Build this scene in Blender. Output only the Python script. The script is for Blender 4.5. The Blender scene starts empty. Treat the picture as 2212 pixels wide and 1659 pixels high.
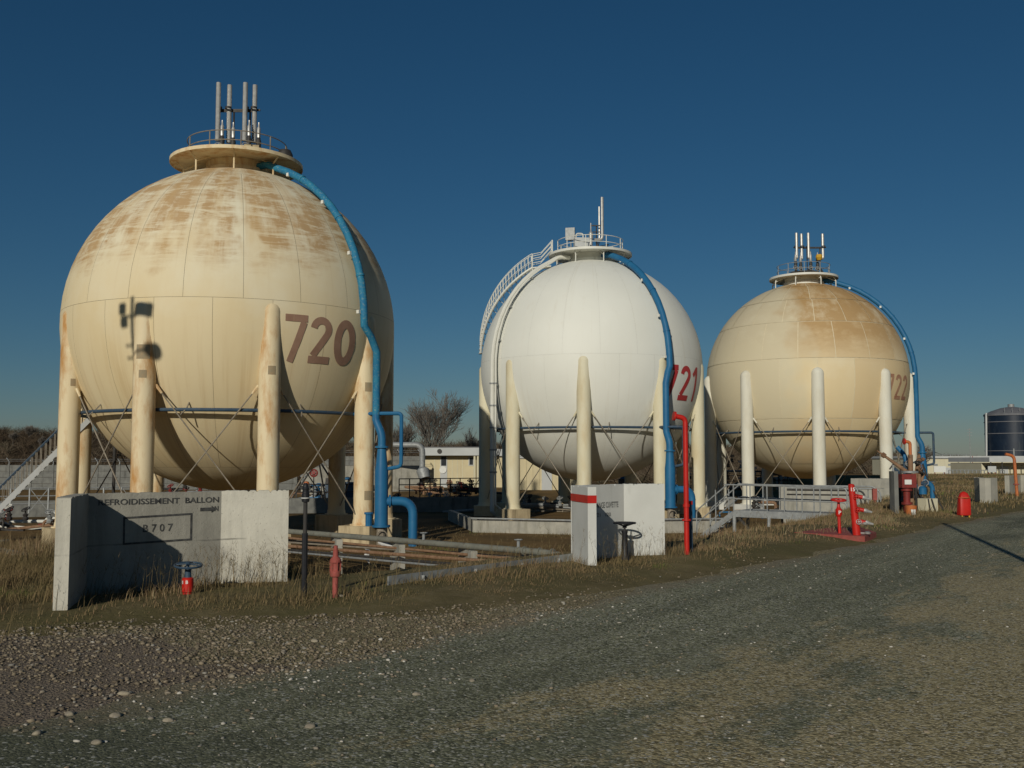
import bpy, math, random
import numpy as np
from mathutils import Vector, Matrix
R_ = math.radians
random.seed(7); rng = np.random.default_rng(7)
scene = bpy.context.scene
col = scene.collection

# ------------------------------------------------------------------ camera, sky, sun, exposure
CAM_H, PITCH, FPX = 1.65, R_(4.284), 2199.25          # eye height, upward tilt, focal length for a 2212 px wide frame
cam = bpy.data.cameras.new('camera'); cam.sensor_width = 36; cam.lens = 36 * FPX / 2212
cam.clip_start = 0.05; cam.clip_end = 6000
camo = bpy.data.objects.new('camera', cam); col.objects.link(camo)
camo.location = (0, 0, CAM_H); camo.rotation_euler = (R_(90) + PITCH, 0, 0)
scene.camera = camo

SUN_EL, SUN_AZ = R_(20.5), R_(16.0)                     # light travels away from the camera and to the right
w = bpy.data.worlds.new('World'); scene.world = w; w.use_nodes = True
wn = w.node_tree.nodes; wl = w.node_tree.links
sky = wn.new('ShaderNodeTexSky'); sky.sky_type = 'NISHITA'; sky.sun_disc = False
sky.sun_elevation = SUN_EL; sky.sun_rotation = R_(180) + SUN_AZ
sky.altitude = 0; sky.air_density = 1.0; sky.dust_density = 0.2; sky.ozone_density = 6.0
wn['Background'].inputs['Strength'].default_value = 0.05
hs_ = wn.new('ShaderNodeHueSaturation'); hs_.inputs['Hue'].default_value = .492; hs_.inputs['Saturation'].default_value = 1.13; hs_.inputs['Value'].default_value = .9
wl.new(sky.outputs[0], hs_.inputs['Color']); wl.new(hs_.outputs[0], wn['Background'].inputs['Color'])
ld = Vector((math.sin(SUN_AZ) * math.cos(SUN_EL), math.cos(SUN_AZ) * math.cos(SUN_EL), -math.sin(SUN_EL)))
sl = bpy.data.lights.new('sun', 'SUN'); sl.energy = 4.2; sl.angle = R_(0.53); sl.color = (1.0, 0.945, 0.82)
so = bpy.data.objects.new('sun', sl); col.objects.link(so); so.location = (-20, -60, 40)
so.rotation_euler = ld.to_track_quat('-Z', 'Y').to_euler()
vs = scene.view_settings
vs.view_transform = 'Standard'; vs.look = 'None'; vs.gamma = 1; vs.exposure = -0.62; vs.use_curve_mapping = False

# ------------------------------------------------------------------ measuring helpers (survey of the site)
def ray(px, py):
    x = (px - 1106) / FPX; v = (829.5 - py) / FPX
    c, s = math.cos(PITCH), math.sin(PITCH)
    return Vector((x, c - s * v, s + c * v))
def at(px, py, Y):
    d = ray(px, py); k = Y / d.y
    return Vector((d.x * k, Y, CAM_H + d.z * k))
def gp(px, py, z=0.0):
    d = ray(px, py); k = (z - CAM_H) / d.z
    return Vector((d.x * k, d.y * k, z))
def onwall(px, py, a, b):
    """distance along a plan line a>b and height, where the line of sight meets that wall"""
    d = ray(px, py); ux, uy = b[0] - a[0], b[1] - a[1]; L = math.hypot(ux, uy); ux /= L; uy /= L
    nx, ny = uy, -ux
    k = (a[0] * nx + a[1] * ny) / (d.x * nx + d.y * ny)
    p = d * k
    return (p.x - a[0]) * ux + (p.y - a[1]) * uy, CAM_H + p.z

# ------------------------------------------------------------------ materials
class G:
    def __init__(s, name):
        s.m = bpy.data.materials.new(name); s.m.use_nodes = True
        s.nt = s.m.node_tree; s.n = s.nt.nodes; s.l = s.nt.links
        s.b = s.n['Principled BSDF']; s.tc = s.n.new('ShaderNodeTexCoord')
        s.obj = s.tc.outputs['Object']
    def put(s, sock, v):
        if isinstance(v, bpy.types.NodeSocket): s.l.new(v, sock)
        elif isinstance(v, (tuple, list)) and len(v) == 3 and sock.type == 'RGBA': sock.default_value = (*v, 1)
        else: sock.default_value = v
    def mapv(s, vec, scale=(1, 1, 1), loc=(0, 0, 0), rot=(0, 0, 0)):
        m = s.n.new('ShaderNodeMapping'); s.l.new(vec, m.inputs[0])
        m.inputs['Scale'].default_value = scale; m.inputs['Location'].default_value = loc; m.inputs['Rotation'].default_value = rot
        return m.outputs[0]
    def noise(s, scale, detail=4, rough=.55, vec=None, dist=0):
        t = s.n.new('ShaderNodeTexNoise'); s.l.new(vec or s.obj, t.inputs['Vector'])
        t.inputs['Scale'].default_value = scale; t.inputs['Detail'].default_value = detail
        t.inputs['Roughness'].default_value = rough; t.inputs['Distortion'].default_value = dist
        return t.outputs['Fac']
    def voro(s, scale, vec=None, out='Color', feature='F1', rnd=1):
        t = s.n.new('ShaderNodeTexVoronoi'); s.l.new(vec or s.obj, t.inputs['Vector']); t.feature = feature
        t.inputs['Scale'].default_value = scale; t.inputs['Randomness'].default_value = rnd
        return t.outputs[out]
    def ramp(s, f, *stops):
        r = s.n.new('ShaderNodeValToRGB'); s.l.new(f, r.inputs[0]); e = r.color_ramp.elements
        while len(e) < len(stops): e.new(.5)
        for i, (p, c) in enumerate(stops):
            e[i].position = p; e[i].color = (c, c, c, 1) if isinstance(c, (int, float)) else (*c, 1)
        return r.outputs[0]
    def mix(s, f, a, b, mode='MIX'):
        m = s.n.new('ShaderNodeMix'); m.data_type = 'RGBA'; m.blend_type = mode
        s.put(m.inputs[0], f); s.put(m.inputs[6], a); s.put(m.inputs[7], b)
        return m.outputs[2]
    def math(s, op, a, b=0.0, c=0.0):
        m = s.n.new('ShaderNodeMath'); m.operation = op
        s.put(m.inputs[0], a); s.put(m.inputs[1], b); s.put(m.inputs[2], c); return m.outputs[0]
    def sep(s, vec=None):
        x = s.n.new('ShaderNodeSeparateXYZ'); s.l.new(vec or s.obj, x.inputs[0]); return x.outputs
    def rand(s):
        return s.n.new('ShaderNodeObjectInfo').outputs['Random']
    def bump(s, h, strength=.3, dist=.01):
        b = s.n.new('ShaderNodeBump'); b.inputs['Strength'].default_value = strength; b.inputs['Distance'].default_value = dist
        s.l.new(h, b.inputs['Height']); s.l.new(b.outputs[0], s.b.inputs['Normal'])
    def fin(s, color, rough=.6, metal=0.0, spec=.4):
        s.put(s.b.inputs['Base Color'], color); s.put(s.b.inputs['Roughness'], rough)
        s.put(s.b.inputs['Metallic'], metal); s.b.inputs['Specular IOR Level'].default_value = spec
        return s.m
def worn(name, c1, c2, scale=1.5, rough=.6, metal=0.0, dirt=None, dsc=4, dth=(.55, .7), bump=.15, bsc=25, streak=0.0, spec=.35):
    """paint / metal / concrete: two tones of the same stuff, optional dirt or rust blotches, fine relief"""
    g = G(name); n = g.noise(scale, 5)
    c = g.mix(g.ramp(n, (.35, 0), (.65, 1)), c1, c2)
    if dirt:
        v = g.mapv(g.obj, (1, 1, .16)) if streak else None
        f = g.ramp(g.noise(dsc, 8, .65, v), (dth[0], 0), (dth[1], 1))
        c = g.mix(f, c, dirt)
    g.bump(g.noise(bsc, 4, .6), bump, .01)
    return g.fin(c, rough, metal, spec)

M = {}
M['white'] = worn('white_paint', (.72, .71, .64), (.66, .65, .58), 1.2, .5, dirt=(.45, .42, .33), dsc=3, dth=(.6, .85), streak=1)
M['galv'] = worn('galvanised_steel', (.34, .35, .34), (.24, .25, .25), 6, .55, .25, dirt=(.16, .13, .09), dsc=9, dth=(.6, .8))
M['stainless'] = worn('dull_stainless_steel', (.46, .45, .42), (.36, .35, .33), 5, .4, .35)
M['dark'] = worn('dark_steel', (.035, .033, .032), (.06, .055, .05), 5, .6, .2, dirt=(.10, .05, .025), dsc=7, dth=(.6, .8))
M['black'] = worn('black_paint', (.012, .013, .016), (.022, .022, .025), 8, .5)
M['rod'] = worn('weathered_rod_steel', (.30, .26, .20), (.20, .17, .13), 5, .6, .1)
M['rust'] = worn('rusty_steel', (.20, .11, .06), (.28, .17, .10), 5, .8, dirt=(.10, .05, .03), dsc=9)
M['blue'] = worn('blue_pipe_paint', (.016, .115, .255), (.022, .14, .28), 1.6, .5, dirt=(.14, .24, .30), dsc=7, dth=(.66, .78), bump=.2, spec=.25)
M['blue_worn'] = worn('chalky_blue_pipe_paint', (.02, .155, .30), (.03, .205, .325), 2.5, .65, dirt=(.24, .32, .29), dsc=10, dth=(.55, .72), bump=.3, spec=.2)
M['navy'] = worn('dark_blue_paint', (.03, .06, .10), (.045, .08, .12), 4, .5, dirt=(.10, .09, .08), dsc=8)
M['red'] = worn('red_paint', (.54, .020, .012), (.44, .016, .011), 4, .42, dirt=(.30, .05, .03), dsc=14, dth=(.6, .8))
M['oldred'] = worn('faded_red_paint', (.36, .085, .07), (.28, .065, .05), 9, .7, dirt=(.20, .10, .07), dsc=20, dth=(.52, .7), bump=.4, bsc=50)
M['darkred'] = worn('dark_red_paint', (.24, .03, .025), (.17, .025, .02), 6, .6, dirt=(.08, .03, .02), dsc=10)
M['orange'] = worn('orange_paint', (.52, .16, .045), (.42, .12, .04), 5, .55, dirt=(.28, .10, .05), dsc=10)
M['conc'] = worn('weathered_concrete', (.40, .38, .32), (.31, .30, .26), 1.8, .9, dirt=(.20, .19, .15), dsc=3, dth=(.5, .75), bump=.35, bsc=30, streak=1)
M['concwhite'] = worn('whitewashed_concrete', (.62, .62, .58), (.55, .55, .51), 1.5, .85, dirt=(.40, .39, .34), dsc=3, dth=(.58, .8), bump=.3, bsc=40, streak=1)
M['conctan'] = worn('stained_plinth_concrete', (.55, .45, .28), (.46, .37, .23), 2, .9, dirt=(.26, .20, .12), dsc=3, dth=(.5, .75), bump=.4, streak=1)
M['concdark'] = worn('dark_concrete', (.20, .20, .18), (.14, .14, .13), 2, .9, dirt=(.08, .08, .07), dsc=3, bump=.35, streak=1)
M['cream'] = worn('cream_render', (.60, .52, .33), (.55, .47, .30), .6, .85, dirt=(.42, .35, .22), dsc=2, dth=(.6, .8), streak=1)
M['ivory'] = worn('ivory_render', (.62, .58, .42), (.58, .53, .38), .4, .85, dirt=(.44, .40, .30), dsc=1.5, dth=(.6, .8), streak=1)
M['greywhite'] = worn('pale_grey_fascia', (.50, .51, .50), (.44, .45, .44), .6, .7, dirt=(.34, .33, .30), dsc=3, dth=(.6, .8), streak=1)
M['glass'] = worn('dark_window_glass', (.03, .035, .04), (.04, .045, .05), 2, .15, spec=.6, bump=0)
M['tank'] = worn('dark_tank_paint', (.007, .014, .028), (.010, .019, .036), .5, .4, dirt=(.03, .04, .05), dsc=1.5, streak=1)
M['tankroof'] = worn('grey_tank_roof', (.17, .17, .18), (.13, .13, .14), .6, .7)
M['ink'] = worn('black_stencil_ink', (.035, .035, .035), (.09, .09, .085), 18, .85, dirt=(.20, .19, .17), dsc=22, dth=(.60, .76))
M['inkfaint'] = worn('faded_black_ink', (.12, .12, .11), (.2, .2, .19), 25, .8, dirt=(.4, .4, .38), dsc=30, dth=(.5, .6))
M['tag'] = worn('white_lettering', (.72, .72, .68), (.66, .66, .62), 8, .6)
M['yellow'] = worn('yellow_paint', (.62, .36, .03), (.5, .28, .03), 8, .6)
M['tarp'] = worn('white_plastic', (.6, .6, .58), (.5, .5, .5), 8, .5)
M['patch'] = worn('bare_primer_patch', (.36, .26, .15), (.30, .25, .16), 6, .8)
M['num720'] = worn('faded_brown_numeral_paint', (.285, .165, .11), (.34, .205, .14), 2, .75, dirt=(.40, .27, .16), dsc=5, dth=(.6, .8), streak=1, bump=.1)
M['num721'] = worn('red_numeral_paint', (.50, .04, .045), (.43, .036, .04), 2, .6, bump=.1)
M['num722'] = worn('faded_rust_numeral_paint', (.36, .17, .10), (.44, .25, .16), 2, .75, dirt=(.5, .36, .22), dsc=5, bump=.1)

def shell_material(kind):
    g = G('sphere_paint_' + kind)
    P = g.mapv(g.obj, (1, 1, 1), (0, 0, -11.106))                    # origin at the sphere's centre
    x, y, z = g.sep(P)
    rnd = g.rand()
    if kind == 'white':
        c = g.mix(g.ramp(g.noise(.25, 3, .5, P), (.35, 0), (.65, 1)), (.78, .78, .71), (.74, .74, .67))
        c = g.mix(g.math('MULTIPLY', rnd, .10), c, (.60, .56, .45))
        c = g.mix(g.ramp(g.noise(1.2, 6, .6, g.mapv(P, (1, 1, .12))), (.58, 0), (.85, .4)), c, (.58, .52, .40))
        a2 = g.math('ARCTAN2', y, x); cb = g.n.new('ShaderNodeCombineXYZ'); g.l.new(g.math('MULTIPLY', a2, 8.5), cb.inputs[0]); g.l.new(z, cb.inputs[2])
        run = g.ramp(g.noise(1.5, 6, .65, g.mapv(cb.outputs[0], (2.4, 1, .06))), (.57, 0), (.78, .5))
        c = g.mix(g.math('MULTIPLY', run, g.ramp(g.math('MULTIPLY', z, .1176), (-.6, .8), (.0, .35), (.5, .3), (.95, 1))), c, (.52, .44, .30))
        g.bump(g.noise(.8, 3, .5, P), .14, .06)
        return g.fin(c, .55, 0, .3)
    # aged cream paint, chalky upper half, rust blooms in wind-blown bands
    ang = g.math('ARCTAN2', y, x)
    cmb = g.n.new('ShaderNodeCombineXYZ'); g.l.new(g.math('MULTIPLY', ang, 8.5), cmb.inputs[0]); g.l.new(z, cmb.inputs[2])
    U = cmb.outputs[0]
    chalk = g.ramp(g.math('ADD', g.math('MULTIPLY', z, .1), g.math('MULTIPLY', g.noise(.35, 4, .6, P), 1.0)), (.42, 0), (.95, 1))
    lo = g.mix(g.ramp(g.noise(.45, 5, .6, g.mapv(U, (1, 1, .35))), (.35, 0), (.7, 1)), (.74, .61, .375), (.69, .55, .315))
    hi = g.mix(g.ramp(g.noise(.6, 5, .6, g.mapv(U, (1, 1, .4))), (.35, 0), (.65, 1)), (.78, .72, .54), (.735, .64, .44))
    c = g.mix(chalk, lo, hi)
    c = g.mix(g.math('MULTIPLY', rnd, .22), c, (.78, .71, .53))
    if kind == 'rusty':
        patch = g.ramp(g.noise(.36, 4, .6, g.mapv(U, (.9, 1, .8), (3.1, 0, 1.7))), (.38, 0), (.50, 1))
        fine = g.ramp(g.noise(1.1, 9, .72, g.mapv(U, (.30, 1, 2.4), rot=(0, .10, 0)), .8), (.40, .12), (.60, 1))
        drip = g.ramp(g.noise(1.3, 7, .7, g.mapv(U, (1.5, 1, .35), rot=(0, -.25, 0))), (.30, .3), (.52, 1))
        band = g.ramp(g.math('ADD', g.math('MULTIPLY', z, .1176), g.math('MULTIPLY', g.math('SUBTRACT', g.noise(.5, 4, .6, P), .5), .35)), (.20, 0), (.42, 1), (.93, 1), (1, .5))
        fr = g.math('FRACT', g.math('ADD', g.math('MULTIPLY', ang, 20 / (2 * math.pi)), g.math('MULTIPLY', g.math('SUBTRACT', g.noise(.7, 6, .65, U), .5), .9)))
        edge = g.ramp(g.math('ABSOLUTE', g.math('SUBTRACT', fr, .5)), (.26, 1), (.46, .42))
        f = g.math('MULTIPLY', g.math('MULTIPLY', g.math('MULTIPLY', patch, edge), g.math('MULTIPLY', fine, drip)), band)
        c = g.mix(g.ramp(f, (.03, 0), (.60, .8)), c, (.42, .24, .09))
        wash = g.ramp(g.noise(.5, 5, .6, g.mapv(U, (1.6, 1, .5), (9, 0, 4))), (.45, 0), (.7, .5))
        c = g.mix(g.math('MULTIPLY', wash, band), c, (.60, .41, .19))
        st = g.ramp(g.noise(.9, 6, .65, g.mapv(U, (2.2, 1, .10))), (.5, 0), (.8, .55))
        low = g.ramp(g.math('MULTIPLY', z, -.1176), (-.1, 0), (.35, 1))
        c = g.mix(g.math('MULTIPLY', st, low), c, (.44, .27, .11))
        dr = g.ramp(g.noise(1.4, 6, .65, g.mapv(U, (2.6, 1, .05))), (.56, 0), (.74, .6))
        c = g.mix(g.math('MULTIPLY', dr, g.ramp(g.math('MULTIPLY', z, .1176), (.0, 0), (.7, 1))), c, (.46, .29, .13))
        speck = g.ramp(g.noise(3.2, 8, .7, g.mapv(U, (.7, 1, 1.6))), (.66, 0), (.74, .7))
        c = g.mix(g.math('MULTIPLY', speck, g.ramp(g.math('MULTIPLY', z, .1176), (.05, 0), (.3, 1))), c, (.40, .25, .11))
    else:
        c = g.mix(g.ramp(rnd, (.2, 0), (.9, .75)), c, (.64, .48, .265))
        f = g.ramp(g.noise(.55, 6, .65, g.mapv(U, (.8, 1, 1.2), (7, 0, 2))), (.30, .3), (.52, 1))
        band = g.ramp(g.math('MULTIPLY', z, .1176), (.10, 0), (.38, .85), (.75, 1))
        c = g.mix(g.math('MULTIPLY', g.math('MULTIPLY', f, band), 1.0), c, (.43, .27, .115))
        st3 = g.ramp(g.noise(1.6, 8, .7, g.mapv(U, (.5, 1, 2.2))), (.45, 0), (.68, 1))
        c = g.mix(g.math('MULTIPLY', g.math('MULTIPLY', st3, g.ramp(rnd, (.4, .1), (.8, 1))), g.math('MULTIPLY', band, .6)), c, (.42, .27, .13))
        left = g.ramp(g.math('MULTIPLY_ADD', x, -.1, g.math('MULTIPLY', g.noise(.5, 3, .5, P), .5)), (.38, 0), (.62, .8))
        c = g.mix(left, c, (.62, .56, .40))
    g.bump(g.noise(.9, 3, .5, P), .10, .05)
    return g.fin(c, .7, 0, .25)
M['shell_rusty'] = shell_material('rusty'); M['shell_white'] = shell_material('white'); M['shell_patched'] = shell_material('patched')
M['seam'] = worn('brown_seam_paint', (.34, .25, .13), (.28, .20, .10), 3, .9)  # brown core colour showing in the plate joints
M['seam_pale'] = worn('pale_seam_paint', (.70, .62, .44), (.62, .54, .37), 3, .9)
M['seam_white'] = worn('seam_white_paint', (.48, .46, .39), (.42, .40, .34), 3, .9)
def column_material(name, c1, c2, rust, amt):
    g = G(name)
    c = g.mix(g.ramp(g.noise(.9, 5, .6, g.mapv(g.obj, (1, 1, .35))), (.35, 0), (.68, 1)), c1, c2)
    c = g.mix(g.ramp(g.noise(1.3, 8, .65, g.mapv(g.obj, (1, 1, .3))), (.48, 0), (.68, amt)), c, rust)
    g.bump(g.noise(18, 4), .12, .01)
    return g.fin(c, .65, 0, .3)
M['col_rusty'] = column_material('rust_stained_column', (.77, .65, .43), (.71, .58, .36), (.50, .26, .085), 1.0)
M['col_white'] = column_material('cream_column', (.70, .65, .48), (.64, .58, .40), (.55, .42, .22), .45)
M['col_patched'] = column_material('off_white_column', (.70, .68, .58), (.66, .63, .52), (.50, .42, .28), .35)

# ------------------------------------------------------------------ mesh builder
ORG = {}
class MB:
    def __init__(s): s.v = []; s.f = []; s.nrm = None
    def add(s, vs, fs):
        o = len(s.v); s.v += [tuple(p) for p in vs]; s.f += [tuple(i + o for i in f) for f in fs]; return s
    def box(s, c, size, rz=0.0, mat=None):
        hx, hy, hz = size[0] / 2, size[1] / 2, size[2] / 2
        pts = [Vector((sx * hx, sy * hy, sz * hz)) for sz in (-1, 1) for sy in (-1, 1) for sx in (-1, 1)]
        m = mat or Matrix.Rotation(rz, 3, 'Z')
        pts = [m @ p + Vector(c) for p in pts]
        return s.add(pts, [(0, 2, 3, 1), (4, 5, 7, 6), (0, 1, 5, 4), (2, 6, 7, 3), (0, 4, 6, 2), (1, 3, 7, 5)])
    def bbox(s, x0, x1, y0, y1, z0, z1): return s.box(((x0 + x1) / 2, (y0 + y1) / 2, (z0 + z1) / 2), (abs(x1 - x0), abs(y1 - y0), abs(z1 - z0)))
    def bar(s, a, b, wd, ht):
        """rectangular bar between two points (ht measured upwards)"""
        a, b = Vector(a), Vector(b); d = b - a; L = d.length; d.normalize()
        up = Vector((0, 0, 1)) if abs(d.z) < .98 else Vector((0, 1, 0))
        x = d.cross(up).normalized(); u = x.cross(d)
        return s.box((a + b) / 2, (wd, L, ht), mat=Matrix((x, d, u)).transposed())
    def tube(s, pts, r, n=8, closed=False, caps=True):
        pts = [Vector(p) for p in pts]; N = len(pts); rs = r if isinstance(r, (list, tuple)) else [r] * N
        tang = []
        for i in range(N):
            a = pts[(i - 1) % N] if (closed or i) else pts[0]; b = pts[(i + 1) % N] if (closed or i < N - 1) else pts[-1]
            t = (b - a); tang.append(t.normalized() if t.length > 1e-9 else Vector((0, 0, 1)))
        ref = Vector((0, 0, 1)) if abs(tang[0].z) < .9 else Vector((1, 0, 0))
        u = tang[0].cross(ref).normalized(); vs = []
        for i in range(N):
            t = tang[i]; u = (u - t * u.dot(t)); u = u.normalized() if u.length > 1e-6 else t.orthogonal().normalized()
            v = t.cross(u)
            for k in range(n):
                a = 2 * math.pi * k / n
                vs.append(pts[i] + (u * math.cos(a) + v * math.sin(a)) * rs[i])
        fs = []
        for i in range(N if closed else N - 1):
            for k in range(n):
                a, b = i * n + k, i * n + (k + 1) % n; c, d = ((i + 1) % N) * n + (k + 1) % n, ((i + 1) % N) * n + k
                fs.append((a, b, c, d))
        if caps and not closed: fs += [tuple(range(n))[::-1], tuple((N - 1) * n + k for k in range(n))]
        return s.add(vs, fs)
    def cyl(s, a, b, r0, r1=None, n=12): return s.tube([a, b], [r0, r0 if r1 is None else r1], n)
    def lathe(s, prof, c=(0, 0, 0), n=24, axis=None, arc=None):
        vs = []; m = None
        if axis is not None: m = Vector((0, 0, 1)).rotation_difference(Vector(axis)).to_matrix()
        a0, a1 = arc if arc else (0, 2 * math.pi)
        full = arc is None; kk = n if full else n + 1
        for (r, z) in prof:
            for k in range(kk):
                a = a0 + (a1 - a0) * k / n
                p = Vector((r * math.cos(a), r * math.sin(a), z)); vs.append((m @ p if m else p) + Vector(c))
        fs = []
        for i in range(len(prof) - 1):
            for k in range(n):
                k2 = (k + 1) % kk
                fs.append((i * kk + k, i * kk + k2, (i + 1) * kk + k2, (i + 1) * kk + k))
        return s.add(vs, fs)
    def ring(s, c, R, r, n=32, m=6, axis=None):
        mt = Vector((0, 0, 1)).rotation_difference(Vector(axis)).to_matrix() if axis is not None else Matrix.Identity(3)
        return s.tube([Vector(c) + mt @ Vector((R * math.cos(2 * math.pi * i / n), R * math.sin(2 * math.pi * i / n), 0)) for i in range(n)], r, m, closed=True)
    def build(s, name, material, parent=None, smooth=True, base=False, sharp=35):
        o = link(name, s.v, s.f, material, parent, base)
        me = o.data
        if smooth:
            me.shade_smooth(); me.set_sharp_from_angle(angle=R_(sharp))
        return o
def link(name, v, f, material, parent=None, base=False):
    org = Vector((0, 0, 0))
    if parent is not None: org = ORG[parent.name]
    elif base:
        a = np.array(v); org = Vector(((a[:, 0].min() + a[:, 0].max()) / 2, (a[:, 1].min() + a[:, 1].max()) / 2, a[:, 2].min()))
    me = bpy.data.meshes.new(name)
    me.from_pydata([(p[0] - org.x, p[1] - org.y, p[2] - org.z) for p in v], [], f)
    me.materials.append(M[material] if isinstance(material, str) else material); me.update()
    o = bpy.data.objects.new(name, me); col.objects.link(o)
    if parent is not None: o.parent = parent
    else: o.location = org
    ORG[o.name] = org
    return o
def np_mesh(name, V, F, material, kind=None, tint=None):
    me = bpy.data.meshes.new(name); nv, nf, k = len(V), len(F), F.shape[1]
    me.vertices.add(nv); me.vertices.foreach_set('co', V.astype(np.float32).ravel())
    me.loops.add(nf * k); me.loops.foreach_set('vertex_index', F.astype(np.int32).ravel())
    me.polygons.add(nf); me.polygons.foreach_set('loop_start', np.arange(0, nf * k, k, dtype=np.int32))
    me.update(calc_edges=True); me.materials.append(M[material])
    if tint is not None:
        at_ = me.attributes.new('tint', 'FLOAT', 'POINT'); at_.data.foreach_set('value', tint.astype(np.float32))
    o = bpy.data.objects.new(name, me); col.objects.link(o)
    if kind: o['kind'] = kind
    ORG[o.name] = Vector((0, 0, 0))
    return o
def thing(name, loc, label, cat, group=None):
    o = bpy.data.objects.new(name, None); col.objects.link(o); o.location = loc; o.empty_display_size = .3
    ORG[o.name] = Vector(loc); tag(o, label, cat, group); return o
def tag(o, label, cat, group=None):
    o['label'] = label; o['category'] = cat
    if group: o['group'] = group
    return o
def structure(o): o['kind'] = 'structure'; return o
def bend(pts, rad, seg=6):
    """polyline with rounded corners"""
    pts = [Vector(p) for p in pts]; out = [pts[0]]
    for i in range(1, len(pts) - 1):
        a, b, c = pts[i - 1], pts[i], pts[i + 1]; d1 = (a - b); d2 = (c - b)
        r = min(rad, d1.length * .49, d2.length * .49); p, q = b + d1.normalized() * r, b + d2.normalized() * r
        for k in range(seg + 1):
            t = k / seg; out.append(p * (1 - t) ** 2 + b * 2 * t * (1 - t) + q * t ** 2)
    return out + [pts[-1]]
def text_mesh(body, name, material, parent, origin, right, up, height, width=None, bold=0.0, out=(0, 0, 0)):
    cu = bpy.data.curves.new('t', 'FONT'); cu.body = body; cu.offset = bold; cu.resolution_u = 3
    ob = bpy.data.objects.new('t', cu); me = bpy.data.meshes.new_from_object(ob)
    co = np.array([v.co[:] for v in me.vertices]); fs = [tuple(p.vertices) for p in me.polygons]
    bpy.data.objects.remove(ob); bpy.data.curves.remove(cu); bpy.data.meshes.remove(me)
    x0, x1 = co[:, 0].min(), co[:, 0].max(); y0, y1 = co[:, 1].min(), co[:, 1].max()
    sy = height / (y1 - y0); sx = (width / (x1 - x0)) if width else sy
    right, up, origin, out = Vector(right), Vector(up), Vector(origin), Vector(out)
    vs = [origin + right * ((c[0] - x0) * sx) + up * ((c[1] - y0) * sy) + out for c in co]
    return MB().add(vs, fs).build(name, material, parent, smooth=False)

# ------------------------------------------------------------------ the ground: road, shoulder, grass bank, sunken basin
FLOOR = -2.55
BASIN = [(-70, 30), (-26, 26), (-10.5, 19.6), (-5.6, 14.0), (-2.2, 14.1), (1.0, 17.2), (3.4, 20.0), (6.6, 24.5), (11.0, 31.5), (22, 56), (36.5, 84), (44, 118), (-70, 118)]
U0, UD, UN = Vector((-.69, 9.65)), Vector((.6, .8)), Vector((-.8, .6))     # road line: along and to its left
def st(x, y): return (x - U0.x) * .6 + (y - U0.y) * .8, (x - U0.x) * -.8 + (y - U0.y) * .6
EDGE_S = np.array([-60, -12, -4.1, 0, 4.1, 8.7, 13.2, 20, 29, 120.]); EDGE_T = np.array([.6, .3, .05, 0, .22, .18, .2, .42, .28, .3])
GR_S = np.array([-60, -12, -6, -2.5, -.93, 0, 1, 4.1, 8.7, 13.2, 20, 29, 120.]); GR_T = np.array([9, 6, 4.6, 3.3, 2.65, 1.7, .85, .42, .32, .32, .52, .38, .4])
def road_edge(s): return np.interp(s, EDGE_S, EDGE_T)
def grass_edge(s): return np.interp(s, GR_S, GR_T)
_r = np.random.default_rng(3); _W = _r.normal(size=(24, 2)) ; _PH = _r.uniform(0, 6.28, 24)
def wav(x, y, f):
    o = np.zeros_like(x)
    for i in range(24): o += np.sin((x * _W[i, 0] + y * _W[i, 1]) * f + _PH[i])
    return o / 24 ** .5
def basin_sd(x, y):
    """distance to the basin's edge, positive inside"""
    P = np.array(BASIN, float); n = len(P); best = np.full(x.shape, 1e9); ins = np.zeros(x.shape, bool)
    for i in range(n):
        ax, ay = P[i]; bx, by = P[(i + 1) % n]; dx, dy = bx - ax, by - ay
        t = np.clip(((x - ax) * dx + (y - ay) * dy) / (dx * dx + dy * dy), 0, 1)
        best = np.minimum(best, np.hypot(x - ax - t * dx, y - ay - t * dy))
        cr = (ay > y) != (by > y)
        with np.errstate(divide='ignore', invalid='ignore'): xi = (bx - ax) * (y - ay) / (by - ay) + ax
        ins ^= cr & (x < xi)
    return np.where(ins, best, -best)
def smooth(a, b, v): t = np.clip((v - a) / (b - a), 0, 1); return t * t * (3 - 2 * t)
def ground_z(x, y):
    x = np.asarray(x, float); y = np.asarray(y, float)
    s, t = st(x, y); g = t - grass_edge(s)
    z = .10 * smooth(-.05, 1.3, g) + .03 * smooth(.1, .8, g) * wav(x, y, .9)
    sd = basin_sd(x, y)
    k = smooth(0, 6.0, sd)
    z = z * (1 - k) + FLOOR * k
    back = smooth(96, 112, y) * (1 - smooth(20, 34, x))
    z = z + (-1.6 - z) * back
    z = z + (-1.5 - z) * smooth(110, 150, y)
    return z
def axis(lo, hi, step, far):
    a = list(np.arange(lo, hi + step, step)); g = step
    while a[-1] < far: g *= 1.35; a.append(a[-1] + g)
    g = step
    while a[0] > -far: g *= 1.35; a.insert(0, a[0] - g)
    return np.array(a)
gx, gy = axis(-45, 45, .7, 3000), axis(-6, 125, .7, 3000)
X, Y = np.meshgrid(gx, gy); Z = ground_z(X, Y)
nx_, ny_ = len(gx), len(gy); idx = np.arange(nx_ * ny_).reshape(ny_, nx_)
Fq = np.stack([idx[:-1, :-1], idx[:-1, 1:], idx[1:, 1:], idx[1:, :-1]], -1).reshape(-1, 4)

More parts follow.
